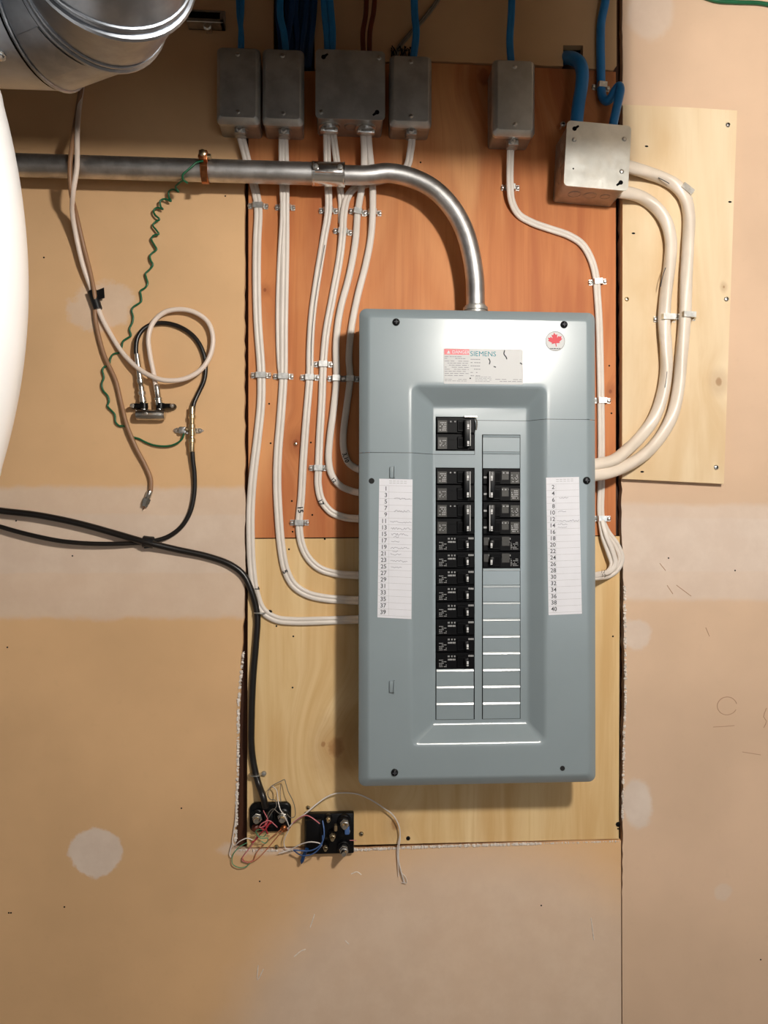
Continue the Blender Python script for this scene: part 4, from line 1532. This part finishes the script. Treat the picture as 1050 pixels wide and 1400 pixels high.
mk('wrap', xf(lathe([(.0085, -.009), (.0095, -.008), (.0092, 0), (.0095, .007), (.0085, .008)], axis=(1, 0, -.12), n=16), Matrix.Translation((0, 0, 0))), M['tape'], tB, world=False)
o0 = P(203, 741, .010)
q = [P(196, 741, .012), P(207, 744, .014), P(205, 749, .014), P(197, 750, .013)]
mk('loose_end', ([v-o0 for v in q]+[v-o0+Vector((0, .0012, 0)) for v in q],
                 [[0, 1, 2, 3], [7, 6, 5, 4], [0, 4, 5, 1], [1, 5, 6, 2], [2, 6, 7, 3], [3, 7, 4, 0]]), M['tape'], tB, world=False, smooth=False)

# wavy green ground wire
GP = [(278, 220, .0655), (269, 222, .0655), (262, 228, .0660), (255, 234, .0660), (250, 239, .0650), (250, 245, .061), (256, 250, .055), (251, 247, .050), (243, 252, .040), (240, 256, .034), (244, 262, .030),
      (237, 259, .020), (231, 262, .012), (231, 270, .011), (234, 275, .011), (225, 272, .010), (219, 275, .010), (220, 283, .009), (223, 286, .009), (215, 284, .008), (210, 288, .008),
      (212, 294, .008), (218, 300, .008), (213, 303, .007), (209, 308, .007), (214, 315, .007), (217, 320, .007), (210, 322, .007), (207, 327, .006), (211, 335, .006), (214, 341, .006), (208, 346, .006),
      (205, 350, .006), (206, 356, .006), (209, 362, .006), (204, 369, .005), (199, 374, .005), (200, 380, .005), (202, 387, .005), (199, 393, .005), (192, 398, .004), (193, 405, .004),
      (193, 412, .004), (188, 416, .004), (182, 420, .004), (180, 425, .004), (182, 433, .004), (181, 441, .004), (177, 450, .004), (179, 459, .004), (173, 463, .004), (168, 467, .004), (166, 476, .003),
      (163, 482, .003), (155, 484, .003), (151, 490, .003), (149, 499, .003), (142, 502, .003), (140, 507, .004), (142, 516, .004), (139, 525, .004), (141, 534, .004), (147, 541, .004), (149, 548, .004),
      (147, 555, .004), (152, 561, .004), (157, 567, .004), (158, 577, .004), (163, 582, .004), (171, 583, .004), (176, 589, .004), (181, 597, .003), (190, 600, .003), (200, 605, .004), (212, 609, .005),
      (228, 610, .006), (240, 607, .007), (249, 600, .008), (252, 590, .009)]
cable(GP, circ(.0016, 8), M['green_c'], 'thin wavy green ground wire between the conduit clamp and the ground block', 'ground_wire', out=None, sub=4)

# splitter
s0 = P(205, 567, .013)
sp = empty('coax_splitter', s0)
tag(sp, 'small silver coaxial splitter held by two black clips', 'splitter')
r_ = .0088
mk('body', lathe([(.005, -.0215), (r_*.92, -.021), (r_, -.019), (r_, .017), (r_*.9, .019), (r_*.9, .0235), (.006, .024)], axis=(1, 0, 0), n=22), M['nickel'], sp, world=False)
mk('body_dimple', lathe([(.0026, 0), (.0026, .0006), (.0016, .0009)], origin=(-.004, -r_, .001), n=12), M['zinc'], sp, world=False)
for nm, px_, top, lean in (('input_fitting', 193.5, 484, -.22), ('output_fitting', 217.5, 526, -.14)):
    base = P(px_+3.5 if px_ < 200 else px_+1, 561, .013)-s0
    topv = P(px_-6.5 if px_ < 200 else px_-3.5, top, .013)-s0
    ax = (topv-base)
    Lg = ax.length
    if px_ < 200:
        prof = [(.0042, 0), (.0042, .012), (.0056, .013), (.0056, .020), (.0047, .021), (.0047, .0235), (.0052, .0240), (.0052, .030), (.0044, .031), (.0050, .037), (.0040, .041),
                (.0058, .044), (.0058, .050), (.0048, .051), (.0046, .070), (.0042, Lg)]
    else:
        prof = [(.0040, 0), (.0040, .007), (.0060, .008), (.0060, .016), (.0050, .017), (.0050, .020), (.0046, .021), (.0046, Lg-.003), (.0050, Lg-.002), (.0042, Lg)]
    f_ = mk(nm, lathe(prof, axis=ax, origin=base, n=16), M['nickel'], sp, world=False, angle=30)
    mk('white_band', lathe([(.0057, .026), (.0060, .0262), (.0060, .030), (.0057, .0302)], axis=ax, origin=base, n=16) if px_ < 200 else
       lathe([(.0060, .0178), (.0063, .018), (.0063, .0195), (.0060, .020)], axis=ax, origin=base, n=16), M['zinc'], f_, world=False)
for s, xa, xb, sx in ((-1, 178, 201, 181.5), (1, 214, 240, 236)):
    a, b = P(xa, 555, .013)-s0, P(xb, 555, .013)-s0
    k = mk('mounting_clip', join(box((a.x, -.004, a.z-.0042), (b.x, .0128, a.z+.0042), .0035, 2),
                                 lathe([(.0066, -.0045), (.0066, .0045)], axis=(0, 0, 1), origin=((b.x-.005) if s < 0 else (a.x+.006), 0, a.z), n=16)), M['bk'], sp, world=False)
    mk('clip_screw', lathe([(.0036, 0), (.0036, .001), (.0026, .0022), (.0008, .0024)], origin=(P(sx, 555, .013).x-s0.x, -.0038, a.z), n=14), M['zinc'], k, world=False)

# ground block
g0 = P(262.5, 588, .010)
gb = empty('coax_ground_block', g0)
tag(gb, 'brass and nickel coaxial ground block below the black arch', 'ground block')
zt, zbm = P(262.5, 556, .010).z-g0.z, P(262.5, 618, .010).z-g0.z
mk('barrel', lathe([(.0042, zbm), (.0046, zbm+.002), (.0046, zbm+.014), (.0060, zbm+.015), (.0060, zbm+.021), (.0046, zbm+.022), (.0042, -.010), (.0056, -.009), (.0056, -.003), (.0048, -.002),
                    (.0048, .002), (.0056, .003), (.0056, .009), (.0042, .010), (.0046, zt-.020), (.0060, zt-.019), (.0060, zt-.014), (.0046, zt-.013), (.0046, zt-.002), (.0042, zt)],
                   axis=(0, 0, 1), n=18), M['brass'], gb, world=False, angle=30)
lxa, lxb = P(236, 588, .01).x-g0.x, P(278, 588, .01).x-g0.x
mk('mounting_plate', poly_prism([[(lxa, -.001), (lxa+.003, -.004), (-.010, -.0055), (.005, -.004), (.012, -.004), (lxb, 0), (.012, .004), (.005, .004), (-.010, .0055), (lxa+.004, .0045), (lxa, .002)]], -.0105, -.0075),
   M['nickel'], gb, world=False, angle=20)
mk('wire_lug', box((-.021, -.001, -.006), (-.0095, .0095, .0055), .002, 2), M['strap'], gb, world=False)
mk('plate_screw', lathe([(.0030, 0), (.0030, .001), (.0018, .002)], origin=(lxa+.0045, .008, 0), n=12), M['zinc'], gb, world=False)
mk('plate_screw', lathe([(.0030, 0), (.0030, .001), (.0018, .002)], origin=(lxb-.0065, .008, 0), n=12), M['zinc'], gb, world=False)
mk('lug_screw', lathe([(.0034, 0), (.0034, .0015), (.0018, .003)], origin=(-.0075, -.002, .001), n=12), M['brass'], gb, world=False)

# one-hole clips on the black cable
for (x, y, xn, lab) in [(350, 1057, 361, 'steel one-hole clip on the black cable above the terminal blocks'), (356, 837, 369, 'dark clip where the black cable passes under the lowest white cable')]:
    c0 = P(x, y, SURF)
    e = empty('cable_clip', c0)
    tag(e, lab, 'cable clip')
    dx = P(xn, y, SURF).x-c0.x
    arch = [Vector((-.0068, 0, 0)), Vector((-.0070, -.006, 0)), Vector((-.0045, -.0112, 0)), Vector((0, -.0125, 0)), Vector((.0045, -.0112, 0)), Vector((.0068, -.006, 0)), Vector((.0080, -.0022, 0)),
            Vector((dx+.003, -.0016, 0))]
    mk('band', sweep(catmull(arch, 4), [(-.0035, -.0007), (.0035, -.0007), (.0035, .0007), (-.0035, .0007)], out=None), M['strap' if y > 1000 else 'galv_b'], e, world=False)
    mk('nail', lathe([(.0042, 0), (.0042, .0012), (.0028, .0032), (.001, .0036)], origin=(dx, -.0020, .0), n=14), M['bk' if y < 1000 else 'galv_b'], e, world=False)

# ================================================================ TELEPHONE TERMINAL BLOCKS
def stud(e, x, z, h0, r, L, mat='nickel'):
    b = mk('terminal_post', lathe([(r*1.45, h0), (r*1.45, h0+L*.25), (r*1.2, h0+L*.3), (r*1.2, h0+L*.45)], origin=(x, 0, z), n=22), M['bk'], e, world=False)
    mk('nut', lathe([(r*1.05, h0+L*.42), (r*1.05, h0+L*.55), (r*.9, h0+L*.58), (r*.9, h0+L*.72), (r*.6, h0+L*.74)], origin=(x, 0, z), n=6), M[mat], b, world=False, angle=25)
    mk('stud', lathe([(r*.62, h0+L*.5), (r*.62, h0+L*.94), (r*.52, h0+L), (r*.1, h0+L)], origin=(x, 0, z), n=18), M[mat], b, world=False)


t0 = P(369, 1136, 0)
t0.y = -SURF
tbk = empty('terminal_block', t0)
tag(tbk, 'round-cornered black terminal block with two studs where the black cable ends', 'terminal block')
a, b = P(341, 1138, .004)-t0, P(398, 1097, .004)-t0
lps = []
for dd, hh_, r in ((0, 0, .010), (0, .005, .010), (.0015, .0068, .009), (.003, .0072, .008)):
    lps.append([Vector((x, -hh_, z)) for x, z in rrect(a.x+dd, b.x-dd, a.z+dd, b.z-dd, r, 5)])
mk('base', join(loft(lps, True), (lps[0], [list(range(len(lps[0])))])), M['bk'], tbk, world=False)
for (x, y) in ((352, 1117), (386.5, 1116)):
    c = P(x, y, .012)-t0
    stud(tbk, c.x, c.z, .006, .0078, .026)
c = P(388, 1133, .008)-t0
mk('terminal_screw', lathe([(.0056, .005), (.0056, .010), (.004, .012), (.0018, .013)], origin=(c.x, 0, c.z), n=16), M['copper'], tbk, world=False)
c = P(349, 1133, .008)-t0
mk('terminal_screw', lathe([(.0062, .005), (.0062, .009), (.004, .011), (.0018, .012)], origin=(c.x, 0, c.z), n=16), M['brown_c'], tbk, world=False)
c = P(369, 1120, .008)-t0
mk('cable_collar', box((c.x-.009, -.020, c.z-.010), (c.x+.006, -.004, c.z+.014), .003, 2), M['bk'], tbk, world=False)

t1 = P(450, 1168, 0)
t1.y = -SURF
tb2 = empty('terminal_block', t1)
tag(tb2, 'square black terminal block with several posts at the plywood bottom edge', 'terminal block')
a, b = P(416, 1169, .012)-t1, P(484, 1112, .012)-t1
mk('base', join(box((a.x, -.013, a.z), (b.x, 0, b.z), .002, 2), box((a.x+.002, -.022, a.z+.014), (a.x+.028, -.010, b.z-.006), .002, 2)), M['bk'], tb2, world=False)
for (x, y, r, L) in ((471, 1124, .0072, .032), (470, 1160, .0072, .032), (454.5, 1142, .0050, .028), (449, 1120, .0040, .020), (445, 1159, .0040, .020)):
    c = P(x, y, .020)-t1
    stud(tb2, c.x, c.z, .012, r, L, 'nickel' if r > .006 else 'brass')
c = P(476, 1137, .013)-t1
mk('base_hole', lathe([(.0034, .013), (.0034, .0145), (.002, .0148)], origin=(c.x, 0, c.z), n=14), M['galv_b'], tb2, world=False)
mk('terminal_tab', box((P(471, 1145, .015).x-t1.x, -.020, P(0, 1152, .015).z-t1.z), (P(478, 1145, .015).x-t1.x, -.012, P(0, 1140, .015).z-t1.z), .002, 2), M['w_blue'], tb2, world=False)
mk('split_post', box((P(457, 1143, .03).x-t1.x, -.034, P(0, 1147, .03).z-t1.z), (P(461, 1143, .03).x-t1.x, -.024, P(0, 1139, .03).z-t1.z), .001, 1), M['brass'], tb2, world=False)

WIRES = [
    ('w_pink', .0008, [(360, 1108, .026), (366, 1122, .03), (361, 1130, .034), (355, 1131, .034), (358, 1126, .036), (368, 1122, .036), (376, 1128, .034), (379, 1131, .03)], 'pink wire curled over the round-cornered terminal block'),
    ('w_red', .0010, [(365, 1120, .030), (362, 1128, .034), (357, 1132, .032), (363, 1135, .03), (366, 1140, .026), (364, 1130, .036), (372, 1124, .036)], 'red wire knotted below the heavier black cable end'),
    ('w_red', .0010, [(370, 1122, .030), (365, 1131, .034), (360, 1136, .030), (354, 1142, .022), (350, 1148, .016), (344, 1152, .014)], 'red wire trailing from the knot towards the plywood corner'),
    ('w_green', .0008, [(349, 1137, .02), (353, 1142, .022), (360, 1144, .022), (364, 1138, .026), (356, 1134, .028), (350, 1136, .026), (356, 1146, .022), (366, 1146, .020), (363, 1153, .016), (357, 1150, .016)],
     'pale green wire tangled under the terminal block'),
    ('w_green', .0008, [(338, 1152, .010), (327, 1158, .008), (318, 1170, .006), (318, 1181, .006), (326, 1186, .006), (336, 1185, .006), (342, 1180, .008)], 'green wire looping below the plywood corner'),
    ('w_white', .0008, [(345, 1148, .016), (338, 1146, .018), (328, 1150, .016), (320, 1156, .010), (318, 1150, .006), (320, 1135, .005), (322, 1118, .004), (323, 1100, .003)], 'white wire running up the plaster edge'),
    ('w_white', .0008, [(318, 1152, .006), (314, 1168, .005), (316, 1172, .005)], 'short white wire end on the wall beside the green loop'),
    ('w_orange', .0008, [(386, 1136, .014), (376, 1148, .010), (364, 1162, .006), (352, 1174, .005), (344, 1178, .005), (334, 1177, .005), (331, 1172, .005)], 'orange wire slanting off the plywood corner'),
    ('w_orange', .0008, [(384, 1134, .014), (370, 1146, .010), (352, 1164, .006), (346, 1177, .006), (340, 1180, .006)], 'second orange wire slanting beside the first'),
    ('w_pink', .0008, [(352, 1142, .018), (345, 1155, .010), (336, 1166, .006), (331, 1176, .005), (340, 1179, .005), (347, 1176, .006)], 'faded pink wire hanging below the plywood corner'),
    ('w_grey', .0007, [(366, 1120, .022), (372, 1110, .026), (378, 1102, .026), (376, 1094, .024), (370, 1093, .022), (366, 1086, .016), (369, 1077, .010), (376, 1072, .010), (384, 1068, .010), (389, 1066, .012), (391, 1072, .012),
                        (394, 1082, .014), (400, 1094, .016), (403, 1104, .018), (403, 1116, .020), (398, 1118, .022), (392, 1113, .026)], 'grey wire looping high over the round-cornered terminal block'),
    ('w_grey', .0007, [(365, 1118, .024), (368, 1110, .026), (374, 1106, .028), (382, 1112, .03), (388, 1110, .03)], 'short grey wire between the two studs'),
    ('w_white', .0008, [(371, 1074, .008), (378, 1080, .012), (380, 1093, .020), (383, 1106, .026), (388, 1114, .032), (393, 1124, .028), (395, 1133, .018), (391, 1142, .012), (388, 1152, .008), (391, 1160, .006), (398, 1161, .007)],
     'white wire crossing the right stud of the terminal block'),
    ('w_grey', .0006, [(384, 1072, .010), (383, 1085, .014), (384, 1097, .02)], 'thin dark wire hanging from the high grey loop'),
    ('w_white', .0009, [(381, 1167, .006), (396, 1162, .010), (412, 1154, .022), (425, 1151, .030), (437, 1153, .030), (440, 1156, .028)], 'white wire from the wall to the square terminal block'),
    ('w_blue', .0010, [(441, 1122, .030), (443, 1135, .036), (442, 1148, .036), (435, 1158, .034), (424, 1163, .030), (412, 1163, .026), (402, 1162, .020)], 'white-blue wire curving across the square terminal block'),
    ('w_blue', .0010, [(441, 1142, .034), (440, 1154, .034), (430, 1166, .030), (416, 1170, .022), (407, 1167, .014), (401, 1162, .016)], 'blue wire sagging under the square terminal block'),
    ('w_pink', .0009, [(437, 1126, .028), (428, 1119, .030), (420, 1115, .026), (412, 1117, .018), (402, 1124, .010), (393, 1134, .008)], 'pink wire from the square terminal block to the plywood'),
    ('w_white', .0011, [(393, 1133, .008), (404, 1122, .010), (418, 1112, .016), (432, 1100, .014), (446, 1090, .010), (458, 1085, .008), (472, 1084, .008), (490, 1086, .008), (508, 1094, .008), (525, 1105, .008), (537, 1114, .008),
                        (545, 1128, .007), (547, 1145, .006), (545, 1160, .006), (545, 1175, .005), (548, 1190, .005), (553, 1207, .004)], 'long white-brown wire arching over to hang below the plywood'),
    ('w_white', .0007, [(547, 1140, .006), (543, 1162, .005), (544, 1180, .005), (545, 1198, .004)], 'thin white wire hanging beside the long arching wire'),
    ('w_white', .0006, [(548, 1192, .005), (555, 1200, .004), (556, 1207, .004), (549, 1206, .004)], 'frayed white wire end at the tip of the long arching wire'),
    ('w_pink', .0006, [(478, 1149, .018), (484, 1149, .016), (487, 1149, .012)], 'tiny pink wire end at the blue tab of the square terminal block'),
]
for m_, r_, pts, lab in WIRES:
    cable(pts, circ(r_, 6), M[m_], lab, 'thin_wire', out=None, sub=5, cat='wire')
q = P(412, 1166, .012)
bt = mk('blue_wire_stub', join(tube([P(420, 1160, .020), P(416, 1168, .018), P(413, 1177, .014)], .0030, 10, 4), lathe([(.0026, 0), (.0006, .006)], axis=(P(412.5, 1180, .013)-P(415, 1170, .017)), origin=P(413, 1177, .014), n=10)), M['blue_d'])
tag(bt, 'dark blue insulated stub sticking out under the square terminal block', 'wire')

# ================================================================ DUCT ELBOW, BRACKET, TANK
de = empty('air_duct', P(60, 6, .50))
tag(de, 'galvanized sheet metal duct with a segmented elbow turning up to the ceiling', 'duct')
R_ = .071
c1 = P(63.7, 10.3, .50)
d0 = Vector((1, 0, 0))
d1 = Vector((.845, -.535, -.017)).normalized()
d2 = Vector((.472, -.869, -.149)).normalized()
d3 = Vector((.17, -.927, .334)).normalized()
c2 = c1+d1*.067
c3 = c2+d2*.0581
c4 = c3+d3*.33
cstart = Vector((-1.6, c1.y, c1.z))
ND = 48


def ring_at(c, d_in, d_out, r):
    nrm = (d_in+d_out).normalized()
    u = Vector((0, 0, 1))
    u = (u-d_in*u.dot(d_in)).normalized()
    v = d_in.cross(u)
    res = []
    for i in range(ND):
        a = 2*math.pi*i/ND
        o = (u*math.cos(a)+v*math.sin(a))*r
        res.append(c+o-d_in*(o.dot(nrm)/d_in.dot(nrm)))
    return res


rings = [ring_at(cstart, d0, d0, R_), ring_at(c1, d0, d1, R_), ring_at(c2, d1, d2, R_), ring_at(c3, d2, d3, R_), ring_at(c4, d3, d3, R_)]
for k in range(4):
    sc0 = 1.0
    mk('duct_section', loft([rings[k], rings[k+1]]), M['duct'], de, angle=50)
for k, rr in ((1, .0022), (2, .0032), (3, .0034)):
    loop = rings[k]+[rings[k][0], rings[k][1]]
    mk('seam_bead', sweep(loop, circ(rr, 8), None, cap=False), M['duct'], de)
    if k > 1:
        off = [p+((d1, d2, d3)[k-1])*.009 for p in loop]
        mk('seam_bead', sweep(off, circ(.0020, 8), None, cap=False), M['duct'], de)
    off = [p-((d0, d1, d2)[k-1])*.0036 for p in loop]
    mk('seam_gap', sweep(off, circ(.0010, 6), None, cap=False), M['bk_dark'], de)
# lap plate on the second section and a sheet metal screw
i0, i1 = 19, 24
lp = [(rings[1][i]-c1)*1.012+c1+d1*.004 for i in range(i0, i1+1)]
lq = [(rings[2][i]-c2)*1.012+c2-d1*.006 for i in range(i0, i1+1)]
mk('lap_plate', ([*lp, *lq], [[i, i+1, len(lp)+i+1, len(lp)+i] for i in range(len(lp)-1)]), M['duct'], de)
sp_ = P(18, 108, .50)
mk('duct_screw', lathe([(.0052, 0), (.0052, .002), (.0038, .002), (.0032, .0045), (.0012, .005)], axis=(0.1, -.45, -.9), origin=Vector((sp_.x, c1.y-R_*.40, c1.z-R_*.915)), n=8), M['zinc'], de)

# main trunk the elbow runs into, above the picture
tr0 = Vector((-.42, -.86, ZC+.58))
trk = mk('trunk_duct', box((-1.65, -.98, ZC+.575), (.50, -.50, CEIL-.02), .004, 1), M['duct'], de)
for xh in (-1.2, -.3, .4):
    h_ = mk('duct_hanger', join(box((xh-.015, -.985, ZC+.574), (xh+.015, -.9805, CEIL+.001)), box((xh-.015, -.4995, ZC+.574), (xh+.015, -.495, CEIL+.001)), box((xh-.015, -.985, ZC+.570), (xh+.015, -.495, ZC+.5745))),
            M['strap'], trk, smooth=False)

# bracket beside the elbow
b0 = P(285, 24, 0)
bk = empty('wall_bracket', b0)
tag(bk, 'grey metal angle bracket on the wall between the duct elbow and the boxes', 'bracket')
xa, xb = P(255, 24, .02).x-b0.x, P(306, 24, .02).x-b0.x
za, zb_ = P(280, 31, .02).z-b0.z, P(280, 18, .02).z-b0.z
mk('rail', join(box((xa, -.022, za), (xb, 0, za+.006), .0008, 1), box((xb-.006, -.022, za), (xb, 0, zb_), .0008, 1), box((xa, -.004, za), (xb, 0, zb_+.016), .0008, 1)), M['emt'], bk, world=False)
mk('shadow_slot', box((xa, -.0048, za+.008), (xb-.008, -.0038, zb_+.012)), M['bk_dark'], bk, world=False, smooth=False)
sc = P(283, 34, .022)-b0
mk('bracket_bolt', join(lathe([(.0065, -.001), (.0065, .003), (.0045, .005)], origin=(sc.x, -.016, sc.z), n=12), box((sc.x-.006, -.016, sc.z-.001), (sc.x+.006, -.002, za+.002))), M['zinc'], bk, world=False)

# white tank at the left margin
ed = P(27.5, 372, .62)
TR = .15
tc = Vector((ed.x-TR-.004, ed.y, ed.z))
tk = empty('pressure_tank', Vector((tc.x, tc.y, 0)))
tag(tk, 'white enamelled round pressure tank at the margin under the duct', 'tank')
prof = []
for i in range(25):
    z = -.155+.31*i/24
    prof.append((TR-z*z/(2*.60), z))
rE = prof[-1][0]
cap_t = [(rE*math.cos(a), .155+.055*math.sin(a)) for a in [math.radians(8*k) for k in range(1, 12)]]
cap_b = [(r, -z) for r, z in cap_t][::-1]
mk('tank_shell', lathe(cap_b+prof+cap_t, axis=(0, 0, 1), origin=tc, n=64), M['tank'], tk, angle=60)
mk('supply_pipe', tube([tc+Vector((0, 0, -.20)), tc+Vector((0, 0, -.5)), Vector((tc.x, tc.y, -.002))], .012, 14, 2), M['copper'], tk)

# the bulb that lights the wall, hanging from the ceiling above the picture
lmp = empty('hanging_bulb', (LAMP.x, LAMP.y, LAMP.z))
tag(lmp, 'bare frosted bulb on a cord from the ceiling', 'lamp')
bp = [(LAMP_R*math.sin(a), -LAMP_R*math.cos(a)) for a in [math.radians(6+12*k) for k in range(13)]]
bulb = mk('bulb', lathe(bp+[(.020, LAMP_R+.008), (.0165, LAMP_R+.016)], axis=(0, 0, 1), n=28), M['bulb'], lmp, world=False)
mk('socket', lathe([(.018, LAMP_R+.014), (.021, LAMP_R+.015), (.021, LAMP_R+.052), (.012, LAMP_R+.062), (.004, LAMP_R+.066)], axis=(0, 0, 1), n=24), M['bk'], lmp, world=False)
mk('cord', tube([Vector((0, 0, LAMP_R+.06)), Vector((0, 0, .2)), Vector((0, 0, CEIL-LAMP.z+.005))], .003, 8, 2), M['black_c'], lmp, world=False)
